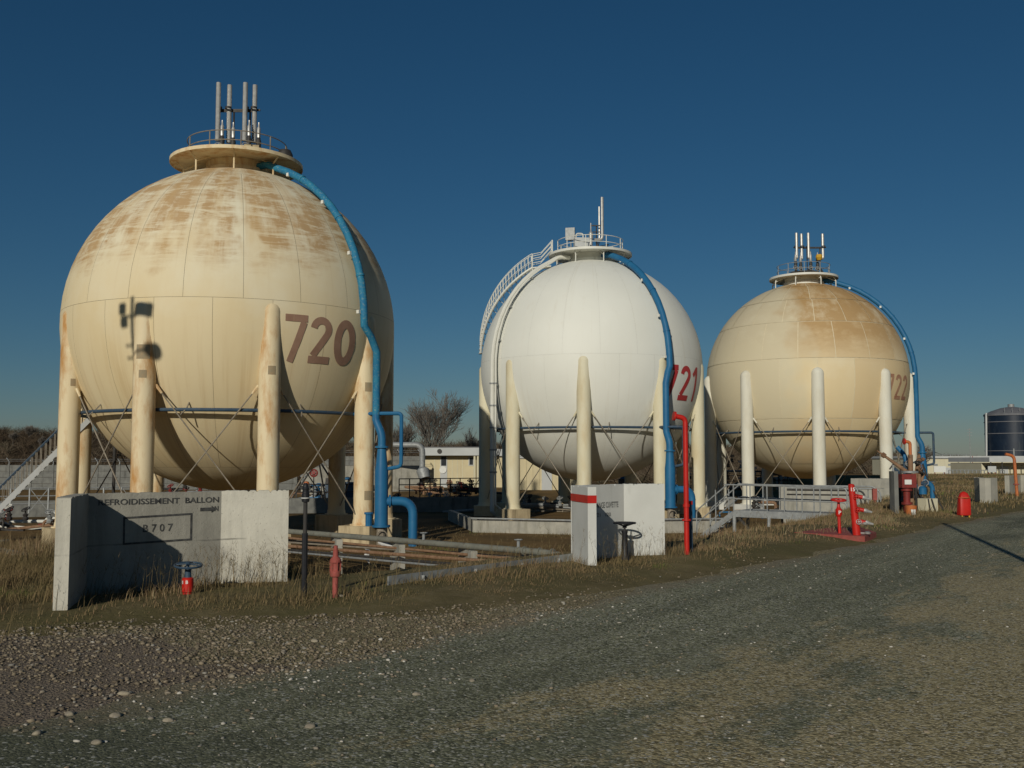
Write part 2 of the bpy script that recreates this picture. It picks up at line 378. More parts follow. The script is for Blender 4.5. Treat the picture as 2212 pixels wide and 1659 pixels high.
g = G('bare_soil_and_dry_thatch')
px_, py_, pz_ = g.sep()
soil = g.mix(g.ramp(g.noise(.9, 8, .65), (.35, 0), (.68, 1)), (.12, .098, .045), (.22, .175, .085))
soil = g.mix(g.ramp(g.noise(6, 6, .7), (.5, 0), (.7, .7)), soil, (.25, .20, .115))
moss = g.mix(g.ramp(g.noise(.7, 6, .6), (.44, 0), (.62, .7)), soil, (.125, .112, .045))
floor_c = g.mix(g.ramp(g.noise(.22, 6, .6), (.38, 0), (.62, 1)), (.20, .125, .05), (.105, .07, .03))
floor_c = g.mix(g.ramp(g.noise(1.6, 6, .7), (.52, 0), (.72, .6)), floor_c, (.07, .05, .028))
deep = g.ramp(g.math('MULTIPLY', pz_, -1.0), (.4, 0), (.9, 1))
g.bump(g.noise(14, 8, .7), .7, .03)
M['soil'] = g.fin(g.mix(deep, moss, floor_c), .95, 0, .1)
o = np_mesh('ground', np.stack([X.ravel(), Y.ravel(), Z.ravel()], 1), Fq, 'soil'); structure(o); o.data.shade_smooth()

def strip(name, s0, s1, t0, t1, nt, material, zz, ds=.35):
    """sheet along the road line between two offset curves; UV = metres from the asphalt edge, metres along"""
    ss = [s0]
    while ss[-1] < s1: ss.append(ss[-1] + max(ds, abs(ss[-1]) * .04))
    V = []; UV = []
    for s in ss:
        a, b = t0(s), t1(s); e = float(road_edge(s))
        for k in range(nt + 1):
            t = a + (b - a) * k / nt; p = U0 + UD * s + UN * t; V.append((p.x, p.y, zz)); UV.append((e - t, s))
    m = nt + 1; F = [(i * m + k, (i + 1) * m + k, (i + 1) * m + k + 1, i * m + k + 1)[::-1] for i in range(len(ss) - 1) for k in range(nt)]
    o = link(name, V, F, material); uv = o.data.uv_layers.new(name='UVMap')
    for l in o.data.loops: uv.data[l.index].uv = UV[l.vertex_index]
    if o.data.polygons[0].normal.z < 0: o.data.flip_normals()
    return structure(o)
def gravel_tones(g, tone):
    v1 = g.voro(42); v2 = g.voro(75)
    r = g.sep(v1)[0]; r2 = g.sep(v2)[1]
    c = g.mix(g.ramp(r, (.15, 0), (.9, 1)), tone[0], tone[1])
    c = g.mix(g.ramp(r2, (.82, 0), (.88, .85)), c, tone[2])
    return c, g.voro(42, out='Distance'), g.voro(75, out='Distance')
g = G('worn_chipseal_asphalt')
uvn = g.tc.outputs['UV']; uu, vv, _ = g.sep(uvn)
asp, d1, d2 = gravel_tones(g, ((.060, .063, .036), (.315, .312, .19), (.62, .60, .47)))
asp = g.mix(g.ramp(g.noise(.45, 4, .6, g.mapv(uvn, (1, .25, 1))), (.4, 0), (.65, .55)), asp, (.140, .141, .086))
chips = g.ramp(g.sep(g.voro(38))[2], (.92, 0), (.94, 1))
trk = g.ramp(g.noise(1.0, 5, .6, g.mapv(uvn, (1.6, .07, 1))), (.42, 0), (.62, 1))
asp = g.mix(g.math('MULTIPLY', trk, .45), asp, (.088, .091, .056))
dust = g.ramp(g.noise(1.1, 8, .7, g.mapv(uvn, (1, .22, 1), (4, 2, 0))), (.52, 0), (.72, .55))
asp = g.mix(dust, asp, (.28, .265, .175))
tar = g.ramp(g.noise(.35, 3, .5, g.mapv(uvn, (1.3, .5, 1), (8, 1, 0))), (.60, 0), (.64, .55))
asp = g.mix(tar, asp, (.072, .078, .05))
sand, _, _ = gravel_tones(g, ((.17, .138, .07), (.47, .385, .205), (.56, .49, .33)))
n1 = g.noise(.55, 7, .62, g.mapv(uvn, (1.1, .38, 1)))
n2 = g.noise(2.6, 6, .7, g.mapv(uvn, (1, .3, 1)))
n3 = g.noise(17, 5, .75)
far_ = g.ramp(g.math('MULTIPLY', uu, .1), (.16, 0), (.34, .17), (.60, .25))
sf = g.ramp(g.math('ADD', g.math('ADD', g.math('ADD', g.math('MULTIPLY', n1, .50), g.math('MULTIPLY', n2, .40)), g.math('MULTIPLY', n3, .24)), far_), (.68, 0), (.745, .9))
near_ = g.ramp(g.math('ADD', uu, g.math('MULTIPLY', g.math('SUBTRACT', g.noise(1.4, 6, .7), .5), 1.6)), (-.05, 1), (.42, 0))
c = g.mix(sf, asp, sand)
c = g.mix(g.math('MULTIPLY', chips, .6), c, (.52, .51, .45))
c = g.mix(g.math('MULTIPLY', near_, .7), c, g.mix(g.noise(3, 4), (.17, .135, .085), (.29, .235, .15)))
g.bump(g.math('ADD', g.math('MULTIPLY', d1, -1.0), g.math('MULTIPLY', d2, -.6)), .5, .012)
M['asphalt'] = g.fin(c, .92, 0, .2)
strip('road', -18, 120, lambda s: float(road_edge(s)) - 14, lambda s: float(road_edge(s)) + .12 * math.sin(s * 1.7) + .08 * math.sin(s * 4.3 + 1), 10, 'asphalt', .008)
g = G('gravel_shoulder')
uvn = g.tc.outputs['UV']; uu, vv, _ = g.sep(uvn)
gr, d1, d2 = gravel_tones(g, ((.12, .098, .052), (.35, .29, .16), (.48, .43, .29)))
pk = g.mix(g.noise(9, 5, .7), (.16, .124, .10), (.25, .195, .155))
pkm = g.ramp(g.math('ADD', g.math('MULTIPLY', vv, -.25), g.noise(.7, 5, .6)), (.95, 0), (1.25, .8))
c = g.mix(pkm, gr, pk)
c = g.mix(g.ramp(g.noise(1.6, 6, .65), (.5, 0), (.7, .5)), c, (.13, .10, .058))
g.bump(g.math('ADD', g.math('MULTIPLY', d1, -1.0), g.math('MULTIPLY', d2, -.5)), .9, .015)
M['shoulder'] = g.fin(c, .95, 0, .15)
strip('gravel_shoulder', -18, 40, lambda s: float(road_edge(s)) - .5, lambda s: float(grass_edge(s)) + .12 + .1 * math.sin(s * 2.3), 8, 'shoulder', .004)

# ------------------------------------------------------------------ the three gas spheres
R0, CZ = 8.5, 8.556
def pol(c, r, az, z): return Vector((c[0] + r * math.cos(az), c[1] + r * math.sin(az), z))
def sph(c, r, az, el): return Vector((c[0] + r * math.cos(el) * math.cos(az), c[1] + r * math.cos(el) * math.sin(az), CZ + r * math.sin(el)))
def plates(root, c, bands, counts, material, core):
    MB().lathe([(max((R0 - .03) * math.cos(R_(e)), .001), CZ + (R0 - .03) * math.sin(R_(e))) for e in range(-90, 91, 5)], (c[0], c[1], 0), 64).build('shell_core', core, root)
    gap = {'shell_white': .003, 'shell_rusty': .0065}.get(material, .03)
    for bi in range(len(bands) - 1):
        e0, e1, n = R_(bands[bi]), R_(bands[bi + 1]), counts[bi]
        ge = gap / R0; off = (bi % 2) * math.pi / max(n, 1)
        for k in range(n):
            if n == 1:                                                        # crown or bottom dish
                top = bands[bi + 1] > 0; b = MB(); lo, hi = (e0 + ge, math.pi / 2) if top else (-math.pi / 2, e1 - ge)
                ne = 8; es = [lo + (hi - lo) * i / ne for i in range(ne + 1)]
                b.lathe([(max(R0 * math.cos(e), .002), CZ + R0 * math.sin(e)) for e in es], (c[0], c[1], 0), 60)
            else:
                b = MB(); na = 4; ne = max(3, round((bands[bi + 1] - bands[bi]) / 5.0)); vs_ = []
                a0, a1 = off + 2 * math.pi * k / n, off + 2 * math.pi * (k + 1) / n
                for i in range(ne + 1):
                    e = e0 + ge + (e1 - e0 - 2 * ge) * i / ne; ga = gap / (R0 * max(.15, math.cos(e)))
                    for j in range(na + 1): vs_.append(sph(c, R0, a0 + ga + (a1 - a0 - 2 * ga) * j / na, e))
                q = na + 1
                b.add(vs_, [(i * q + j, i * q + j + 1, (i + 1) * q + j + 1, (i + 1) * q + j) for i in range(ne) for j in range(na)])
            ob = link('shell_plate', b.v, b.f, material, root); me = ob.data; me.shade_smooth()
            ctr = Vector((c[0], c[1], CZ)) - ORG[root.name]
            me.normals_split_custom_set_from_vertices([(v.co - ctr).normalized() for v in me.vertices])
def numeral(root, c, digits, az, el0, el1, material):
    H = R0 * (R_(el1) - R_(el0)); lay = 0
    def stroke(b, pts, wd, rad):
        # densify and lay a flat ribbon on the sphere
        P = []
        for a, d in zip(pts[:-1], pts[1:]):
            n = max(1, int(math.hypot(d[0] - a[0], d[1] - a[1]) / .07))
            P += [(a[0] + (d[0] - a[0]) * i / n, a[1] + (d[1] - a[1]) * i / n) for i in range(n)]
        P.append(pts[-1]); v = []; m = 3
        for i, p in enumerate(P):
            q0, q1 = P[max(i - 1, 0)], P[min(i + 1, len(P) - 1)]; dx, dy = q1[0] - q0[0], q1[1] - q0[1]; L = math.hypot(dx, dy) or 1
            for k in range(m + 1):
                o = wd * (k / m - .5); v.append((p[0] - dy / L * o, p[1] + dx / L * o))
        vs_ = []
        for (u, t) in v: vs_.append((u, t, rad))
        return vs_, [(i * (m + 1) + k, (i + 1) * (m + 1) + k, (i + 1) * (m + 1) + k + 1, i * (m + 1) + k + 1) for i in range(len(P) - 1) for k in range(m)]
    def arc(cx, cy, rx, ry, a0, a1, n=14): return [(cx + rx * math.cos(R_(a0 + (a1 - a0) * i / n)), cy + ry * math.sin(R_(a0 + (a1 - a0) * i / n))) for i in range(n + 1)]
    for d, (a0, a1) in zip(digits, az):
        W = R0 * math.cos(R_((el0 + el1) / 2)) * R_(a1 - a0); th = .30 * W; b = MB()
        h = th / 2
        if d == '7': S = [[(0, H - h), (W, H - h)], [(W - h * 1.1, H - th), (W * .30, 0)]]
        elif d == '2': S = [arc(W / 2, H - W / 2 , W / 2 - h, W / 2 - h, 175, -38) + [(h * 1.2, th)], [(0, h), (W, h)]]
        elif d == '1': S = [[(W * .62, 0), (W * .62, H)], [(W * .55, H - h), (W * .1, H * .74)]]
        else: S = [arc(W / 2, H / 2, W / 2 - h, H / 2 - h, 0, 360, 36)]
        for s_ in S:
            lay += 1; vs_, fs = stroke(b, s_, th, R0 + .010 + .002 * (lay % 3))
            pts = []
            for (u, t, rad) in vs_:
                e = R_(el0) + t / R0; pts.append(sph(c, rad, R_(a0) + u / (R0 * math.cos(R_((el0 + el1) / 2))), e))
            b.add(pts, fs)
        ob = b.build('numeral', material, root)
        ob['label'] = 'painted numeral ' + d
def handwheel(b, c, r, axis=(0, 0, 1), t=.012, spokes=4, dish=0.0):
    ax = Vector(axis).normalized(); m = Vector((0, 0, 1)).rotation_difference(ax).to_matrix()
    b.ring(Vector(c) + ax * dish, r, t, 20, 6, ax)
    for k in range(spokes):
        a = 2 * math.pi * k / spokes
        b.tube([Vector(c), Vector(c) + ax * dish + m @ Vector((r * math.cos(a), r * math.sin(a), 0))], t * .7, 5)
    b.lathe([(.0, -t * 1.5), (t * 2.2, -t * 1.5), (t * 2.2, t * 1.5), (0, t * 1.5)], c, 8, ax)
def flange(b, c, axis, r, t=.05, n=16): b.lathe([(0, -t / 2), (r, -t / 2), (r, t / 2), (0, t / 2)], c, n, axis)

def sphere_tank(c, label, cfg):
    root = thing('gas_sphere', (c[0], c[1], FLOOR), label, 'storage tank', 'spherical gas tanks')
    toward = math.atan2(-c[1], -c[0])
    plates(root, c, cfg['bands'], cfg['counts'], cfg['shell'], cfg['core'])
    numeral(root, c, cfg['num'], cfg['naz'], cfg['nel'][0], cfg['nel'][1], cfg['nummat'])
    N = 9; az = [R_(cfg['az0'] + 40 * k) for k in range(N)]; RC, rc = cfg.get('RC', 8.12), .50
    zb = cfg['zbase']
    for k, a in enumerate(az):
        p = pol(c, RC, a, 0); prof = [(.001, 9.0)] + [(rc * math.sin(R_(t)), 8.5 + .50 * math.cos(R_(t))) for t in (15, 30, 45, 60, 75, 90)] + [(rc, 6.5), (rc, 4.2), (rc, 1.6), (rc, zb + .28)]
        colm = MB().lathe(prof[::-1], (p.x, p.y, 0), 20).build('column', cfg['colmat'], root)
        MB().lathe([(.001, zb + .28), (rc + .02, zb + .28), (rc + .05, zb + .06), (rc + .17, zb + .06), (rc + .17, zb), (.001, zb)][::-1], (p.x, p.y, 0), 20).build('foot_plate', cfg['colmat'], colm, sharp=20)
        MB().box((p.x, p.y, (zb + FLOOR) / 2 - .15), (1.75, 1.75, zb - FLOOR + .3), a).build('plinth', cfg['plinth'], root, smooth=False)
        for (da, z0, z1, hw) in cfg.get('patches', {}).get(k, []):
            ca = toward - 0.0 + da; v = []
            for z in (z0, z1):
                for j in range(5): aa = ca + hw * (j / 4 - .5) / rc; v.append((p.x + (rc + .006) * math.cos(aa), p.y + (rc + .006) * math.sin(aa), z))
            MB().add(v, [(j, j + 1, j + 6, j + 5) for j in range(4)]).build('bare_patch', 'patch', colm)
    zt, zl = 5.05, zb + .55
    for k in range(N):
        p, q = pol(c, RC, az[k], 0), pol(c, RC, az[(k + 1) % N], 0); d = (q - p).normalized()
        for (a, b_) in ((p + d * rc, q - d * rc), (q - d * rc, p + d * rc)):
            rod = MB().cyl((a.x, a.y, zt), (b_.x, b_.y, zl), .034, n=6)
            ob = rod.build('brace_rod', 'rod', root)
            m1 = Vector((a.x, a.y, zt)).lerp(Vector((b_.x, b_.y, zl)), .06)
            MB().cyl((a.x, a.y, zt + .02), m1, .075, .055, 6).build('clevis', cfg['colmat'], ob)
    # cooling-water ring main and its supports
    MB().ring((c[0], c[1], 3.95), 7.62, .085, 72, 8).build('ring_pipe', cfg['ring'], root)
    for k in range(N):
        a = az[k] + R_(20 + 7 * ((k * 3) % 3 - 1))
        MB().tube([pol(c, 7.12, a + .01, 4.55), pol(c, 7.62, a, 3.98), pol(c, 7.9, a - .02, 3.7)], .035, 5).build('pipe_bracket', 'rod', root)
    # top platform
    zp = 17.58; pr, rr = cfg['plat'], cfg['rail']
    pl = MB().lathe([(.9, zp - .06), (pr - .02, zp - .06), (pr, zp - .16), (pr + .03, zp - .16), (pr + .03, zp + .02), (.9, zp + .02)], (c[0], c[1], 0), 48).build('platform', cfg['trim'], root, sharp=25)
    MB().lathe([(1.75, 16.6), (1.75, 17.1), (1.62, 17.12), (1.62, zp - .07)], (c[0], c[1], 0), 32).build('neck', cfg['trim'], root)
    for k in range(8):
        a = az[0] + R_(20) + k * math.pi / 4; zs = CZ + math.sqrt(R0 ** 2 - 2.75 ** 2)
        MB().tube([pol(c, 2.75, a, zs - .1), pol(c, 2.75, a, zs + .55), pol(c, pr - .35, a, zp - .07)], .045, 6).tube([pol(c, 2.75, a, zs + .5), pol(c, 1.9, a, zp - .07)], .035, 5).build('platform_bracket', cfg['trim'], root)
    rl = MB()
    for z in (zp + .55, zp + 1.05): rl.ring((c[0], c[1], z), rr, .028, 48, 6)
    rl.build('guard_rail', cfg['railmat'], pl)
    for k in range(10):
        p = pol(c, rr, az[0] + k * R_(36), 0); MB().cyl((p.x, p.y, zp + .02), (p.x, p.y, zp + 1.06), .032, n=6).build('rail_post', cfg['railmat'], pl)
    # blue deluge main: from the neck down the meridian, past a column, to the header in the basin
    a, a2 = R_(cfg['paz']), R_(cfg['paz2']); rp = cfg['pr']; off = R0 + rp + .18
    path = [pol(c, 1.5, a, 17.22), pol(c, 2.3, a, 17.22)] + [sph(c, off, a, R_(e)) for e in range(71, 4, -6)]
    path += [sph(c, off, a, R_(2)), pol(c, off + .02, a, CZ - .35)]
    low = [pol(c, cfg['pvr'], a2, 7.0), pol(c, cfg['pvr'], a2, 3.6)]
    pm = MB().tube(bend(path[:3], .5)[:-1] + path[2:] + [pol(c, (off + cfg['pvr']) / 2, (a + a2) / 2, 7.75)] + low, rp, 12).build('deluge_pipe', cfg['pipemat'], root)
    for e in (58, 36, 14): MB().lathe([(rp, -.05), (rp + .025, -.05), (rp + .025, .05), (rp, .05)], tuple(sph(c, off, a, R_(e))), 14, sph(c, 1, a, R_(e - 90)) - Vector((c[0], c[1], CZ))).build('joint_band', cfg['pipemat'], pm)
    for e in (64, 44, 22, 2):
        p = sph(c, off - .12, a - .03, R_(e)); MB().box(p, (.15, .15, .17), a).build('pipe_clip', 'white', pm)
    base = pol(c, cfg['pvr'] + .35, a2, 0); hr = cfg['hr']
    top = pol(c, cfg['pvr'], a2, 3.6)
    hd = MB().tube(bend([top + Vector((0, 0, .3)), top, Vector((base.x, base.y, 2.9)), Vector((base.x, base.y, 2.3))], .4), [rp] * 8 + [rp * 1.05] * 8, 14)
    hd.tube([(base.x, base.y, 2.4), (base.x, base.y, 1.5), (base.x, base.y, 1.1), (base.x, base.y, -1.5)], [rp * 1.05, hr * .85, hr, hr], 18)
    flange(hd, (base.x, base.y, 2.3), (0, 0, 1), rp + .14, .1); flange(hd, (base.x, base.y, -1.55), (0, 0, 1), hr + .12, .1)
    hdo = hd.build('header_pipe', cfg['pipemat2'], root)
    rgt = Vector((math.sin(-toward - R_(0)) * 0 + 1, .18, 0)).normalized()
    b1 = MB().tube(bend([(base.x, base.y, -.35), Vector((base.x, base.y, -.35)) + rgt * 1.55, Vector((base.x, base.y, -2.6)) + rgt * 1.55], .7, 8), hr * .68, 16)
    flange(b1, Vector((base.x, base.y, -.35)) + rgt * (hr + .08), rgt, hr * .95, .08)
    b1.build('branch_elbow', 'blue', hdo)
    MB().cyl((base.x - hr - .28, base.y, -2.6), (base.x - hr - .28, base.y, -.9), .16, n=10).cyl((base.x - hr - .28, base.y, -.98), (base.x - hr - .28, base.y, -.88), .22, n=10).build('support_post', 'blue', hdo)
    MB().cyl((base.x, base.y, -2.6), (base.x, base.y, -1.6), .22, n=10).ring((base.x + .1, base.y - .35, -2.0), .25, .03, 16, 5, (0, 1, .2)).build('drain_valve', 'rod', hdo)
    j = pol(c, 7.62, a2, 3.95); k_ = Vector((base.x + .95, base.y, 3.95))
    MB().tube(bend([j, Vector((base.x - .3, base.y + .2, 3.95)), k_, k_ + Vector((0, 0, -2.6)), Vector((base.x + .1, base.y, 1.2))], .2, 5), .095, 8).build('feed_pipe', cfg['ring2'], hdo)
    return root, pl, zp

BANDS = [-90, -58.6, 3, 60, 90]
S1, S2, S3 = (-14.834, 53.924), (6.09, 78.27), (25.594, 88.428)
sph1, plat1, zp1 = sphere_tank(S1, 'nearest spherical gas tank, cream with rust stains, numbered 720', dict(
    bands=BANDS, counts=[1, 20, 20, 1], shell='shell_rusty', core='seam', num='720', naz=[(301, 308.5), (309.6, 317.6), (318.8, 328.2)], nel=(-16, -1), nummat='num720',
    az0=217, zbase=-1.55, colmat='col_rusty', plinth='conctan', ring='navy', ring2='blue', trim='col_rusty', railmat='rod', plat=3.45, rail=2.6,
    paz=329, paz2=335.3, pr=.19, pvr=8.95, hr=.33, pipemat='blue_worn', pipemat2='blue',
    patches={0: [(.35, 5.2, 5.55, .22)], 1: [(-.12, 6.2, 6.85, .62), (-.10, 5.35, 5.7, .34)], 2: [(.15, 5.55, 5.95, .34)], 3: [(.25, 5.05, 5.5, .34), (.35, -.3, .15, .4)]}))
sph2, plat2, zp2 = sphere_tank(S2, 'white spherical gas tank with side stair, numbered 721', dict(
    bands=BANDS, counts=[1, 20, 20, 1], shell='shell_white', core='seam_white', num='721', naz=[(303.5, 312.5), (314.5, 323.5), (325.5, 333)], nel=(-18, -1), nummat='num721',
    az0=222, zbase=-1.8, colmat='col_white', plinth='conctan', ring='navy', ring2='navy', trim='white', railmat='white', plat=3.2, rail=2.55,
    paz=303.5, paz2=300.6, pr=.235, pvr=9.02, hr=.36, pipemat='blue', pipemat2='blue'))
sph3, plat3, zp3 = sphere_tank(S3, 'farthest spherical gas tank, cream and tan patched, numbered 722', dict(
    bands=[-90, -58, -25, 8, 30, 48, 66, 90], counts=[1, 16, 18, 18, 18, 16, 14, 1][:7], shell='shell_patched', core='seam_pale', num='722', naz=[(300.8, 307.6), (309, 315.8), (317.4, 324.2)], nel=(-13.5, .2), nummat='num722',
    az0=220, RC=8.36, zbase=-1.9, colmat='col_patched', plinth='concwhite', ring='navy', ring2='navy', trim='white', railmat='galv', plat=2.9, rail=2.25,
    paz=337, paz2=338, pr=.2, pvr=8.9, hr=.36, pipemat='blue', pipemat2='blue'))

def vent_set(root, c, zp, xs, ztop, r, bar_z, kind):
    MB().lathe([(0, zp + .4), (1.25, zp + .4), (1.25, zp + .48), (1.05, zp + .48), (1.05, zp), (0, zp)][::-1], (c[0], c[1], 0), 28).build('nozzle_plate', 'dark', root, sharp=20)
    zp = zp + .46
    for i, dx in enumerate(xs):
        x, y = c[0] + dx, c[1] - .25 + .35 * (i % 2)
        if kind == 'straight': pts = [(x, y, zp + .75), (x, y, ztop)]
        else: pts = bend([(x - kind[i], y, zp + 1.0), (x - kind[i], y, zp + 1.25), (x - kind[i] * .96, y, zp + 1.3), (x, y, zp + 1.3), (x, y, zp + 1.7), (x, y, ztop)], .32)
        v = MB().tube(pts, r, 10).build('vent_stack', 'stainless', root)
        vx = x + .27 if kind == 'straight' else x - kind[i]
        vb = MB().lathe([(0, zp), (.17, zp), (.17, zp + .06), (.10, zp + .10), (.10, zp + .32), (.19, zp + .35), (.19, zp + .42), (.13, zp + .5), (.15, zp + .75), (.10, zp + .95), (.09, zp + 1.05)], (vx, y - .1, 0), 12)
        vb.build('relief_valve', 'dark', root)
        MB().lathe([(0, zp + 1.0), (.10, zp + 1.0), (.10, zp + 1.5), (.05, zp + 1.62), (.04, zp + 1.85), (0, zp + 1.86)], (vx, y - .1, 0), 10).build('valve_bonnet', 'stainless', v)
        b = MB(); handwheel(b, (vx - .1, y - .42, zp + .35), .19, (.25, -1, .2), .022, 4); b.build('handwheel', 'stainless', v)
        MB().cyl((x - .05, y, zp + .1), (vx, y - .1, zp + .6), .09, n=8).build('elbow', 'dark', v)
    x0, x1 = c[0] + min(xs) - .18, c[0] + max(xs) + .3
    sb = MB().bar((x0, c[1] + .12, bar_z), (x1, c[1] + .12, bar_z), .08, .10).bar((x0 + .1, c[1] + .1, bar_z - .1), (x1 - .4, c[1] + .1, bar_z - .1), .05, .05)
    for dx in xs: sb.lathe([(r + .04, -.06), (r + .04, .06)], (c[0] + dx, c[1] - .1, bar_z + .04), 12)
    for xx in ((x0 + x1) / 2 - .25, x1 - .55): sb.cyl((xx, c[1] + .15, zp), (xx, c[1] + .15, bar_z), .05, n=6)
    sb.build('stack_support', 'dark', root)
vent_set(plat1, S1, zp1, (-1.02, -.52, .43, .86), 22.0, .13, 20.62, 'straight')
MB().box((S1[0] + 1.05, S1[1] - 1.2, zp1 + .35), (.75, .5, .62), .3).build('control_box', 'conctan', plat1)
MB().lathe([(0, 0), (.42, 0), (.42, .25), (.3, .5), (0, .58)], (S1[0] + 2.75, S1[1] - .8, zp1 + .02), 14).build('lamp_housing', 'dark', plat1)
vent_set(plat3, S3, zp3, (-.62, -.08, .42, 1.78), 21.55, .125, 20.35, (.14, .14, -.14, .52))
MB().lathe([(0, 0), (.18, 0), (.3, .25), (.25, .5), (0, .55)], (S3[0] + 1.25, S3[1] - .5, zp3 + 1.5), 10).build('actuator', 'yellow', plat3)
# number 721: one stack with an elbow, cabinets
b = MB().tube(bend([(S2[0] + .35, S2[1], zp2 + 1.2), (S2[0] + .95, S2[1], zp2 + 1.2), (S2[0] + .95, S2[1], 22.15)], .35), .12, 10); b.build('vent_stack', 'stainless', plat2)
b = MB().tube(bend([(S2[0] + .3, S2[1] + .3, zp2 + 1.3), (S2[0] + .75, S2[1] + .4, zp2 + 1.3), (S2[0] + .75, S2[1] + .4, 21.5)], .3), .07, 8); b.build('vent_stack', 'stainless', plat2)
MB().lathe([(0, 0), (.22, 0), (.22, .5), (.13, .55), (.13, 1.2), (.17, 1.25), (.17, 1.7), (.06, 1.85), (.04, 2.5), (0, 2.5)], (S2[0] + .05, S2[1] - .1, zp2), 12).build('relief_valve', 'stainless', plat2)
MB().bar((S2[0] + .1, S2[1], 19.9), (S2[0] + 1.05, S2[1], 19.9), .06, .09).bar((S2[0] + .2, S2[1], 19.4), (S2[0] + 1.0, S2[1], 19.4), .05, .07).cyl((S2[0] + .5, S2[1] + .1, zp2), (S2[0] + .5, S2[1] + .1, 19.95), .05, n=6).build('stack_support', 'dark', plat2)
MB().box((S2[0] - .75, S2[1] - 1.2, zp2 + .62), (1.15, .7, .85), .1).cyl((S2[0] - 1.2, S2[1] - 1.3, zp2), (S2[0] - 1.2, S2[1] - 1.3, zp2 + .25), .04, n=6).cyl((S2[0] - .35, S2[1] - 1.3, zp2), (S2[0] - .35, S2[1] - 1.3, zp2 + .25), .04, n=6).build('control_box', 'greywhite', plat2)
MB().box((S2[0] - 1.55, S2[1] - .1, zp2 + 1.62), (.72, .4, .95), -.2).cyl((S2[0] - 1.5, S2[1], zp2), (S2[0] - 1.5, S2[1], zp2 + 1.2), .05, n=6).build('floodlight', 'galv', plat2)
MB().tube(bend([(S2[0] - 1.1, S2[1], zp2 + .2), (S2[0] - 1.1, S2[1], zp2 + 1.7), (S2[0] - .55, S2[1], zp2 + 1.7), (S2[0] - .55, S2[1], zp2 + .9)], .2), .05, 6).build('grab_rail', 'white', plat2)
for k, (dx, h) in enumerate(((.55, .75), (.9, .5), (1.25, .6))):
    b = MB().cyl((S2[0] + dx, S2[1] - .5, zp2), (S2[0] + dx, S2[1] - .5, zp2 + h), .1, n=8); handwheel(b, (S2[0] + dx, S2[1] - .5, zp2 + h + .1), .16, (0, 0, 1), .02); b.build('valve', 'dark', plat2)
# two white riser pipes on the left of 721
for (az, rr, off, m, zlow) in ((212.6, .16, .42, 'white', -2.0), (214.4, .07, .32, 'white', -1.5)):
    a = R_(az); pp = [pol(S2, 2.0, a, 17.15), pol(S2, 3.0, a, 17.1)] + [sph(S2, R0 + off, a, R_(e)) for e in range(64, 1, -6)] + [pol(S2, R0 + off, a, 8.0), pol(S2, R0 + off, a, zlow), pol(S2, R0 + off - .5, a, zlow - .4)]
    ob = MB().tube(bend(pp[:4], .4)[:-1] + pp[3:], rr, 10).build('riser_pipe', m, sph2)
    for e in (50, 30, 12): MB().box(sph(S2, R0 + off / 2, a, R_(e)), (.12, .12, .14), a).build('pipe_clip', 'galv', ob)
    for z in (7.2, 5.6, 4, 2.4, .8): MB().lathe([(rr + .05, -.05), (rr + .05, .05)], tuple(pol(S2, R0 + off, a, z)), 10).build('pipe_clip', 'galv', ob)
# curved stair up the left side of 721
stair = MB(); a = R_(183.5); tn = Vector((-math.sin(a), math.cos(a), 0)); W2 = .42
def sp(e, r): return sph(S2, r, R_(183.5 - max(0, 58 - e) * .42), R_(e))
els = [10 + i * 2.0 for i in range(26)]
for sgn in (-1, 1): stair.tube([sp(e, R0 + .62) + tn * sgn * W2 for e in els], .085, 6)
st_o = stair.build('stair_stringer', 'white', sph2)
for e in els:
    p = sp(e, R0 + .62); MB().box(p, (.26, W2 * 2 - .1, .04), a).build('tread', 'white', st_o)
for sgn in (-1, 1):
    MB().tube([sp(e, R0 + .66) + tn * sgn * W2 + Vector((0, 0, 1.05 if True else 0)) for e in els], .03, 6).tube([sp(e, R0 + .66) + tn * sgn * W2 + Vector((0, 0, .5)) for e in els], .022, 5).build('handrail', 'white', st_o)
    for e in els: MB().cyl(sp(e, R0 + .62) + tn * sgn * W2, sp(e, R0 + .66) + tn * sgn * W2 + Vector((0, 0, 1.05)), .022, n=5).build('baluster', 'white', st_o)
for e in els[2:-1:3]: MB().cyl(sp(e, R0 - .02), sp(e, R0 + .6), .035, n=5).cyl(sp(e, R0 - .02), sp(e + 4, R0 + .6), .028, n=5).build('stair_bracket', 'galv', st_o)
e_top = sp(60, R0 + .62); lz = e_top.z
q = pol(S2, 3.0, a, zp2); r0 = pol(S2, (Vector((e_top.x, e_top.y)) - Vector(S2)).length, a, lz)
MB().bar(r0, pol(S2, 3.1, a, lz + .15), .84, .08).build('landing', 'white', st_o, smooth=False)
for sgn in (-1, 1):
    A = r0 + tn * sgn * W2; B = q + tn * sgn * W2
    b = MB()
    for h in (.35, .7, 1.05): b.tube([A + Vector((0, 0, h)), A.lerp(B, .45) + Vector((0, 0, h - .35)), B + Vector((0, 0, h))], .028, 6)
    b.cyl(A - Vector((0, 0, .5)), A + Vector((0, 0, 1.06)), .045, n=6).cyl(B, B + Vector((0, 0, 1.06)), .045, n=6); b.build('landing_rail', 'white', st_o)

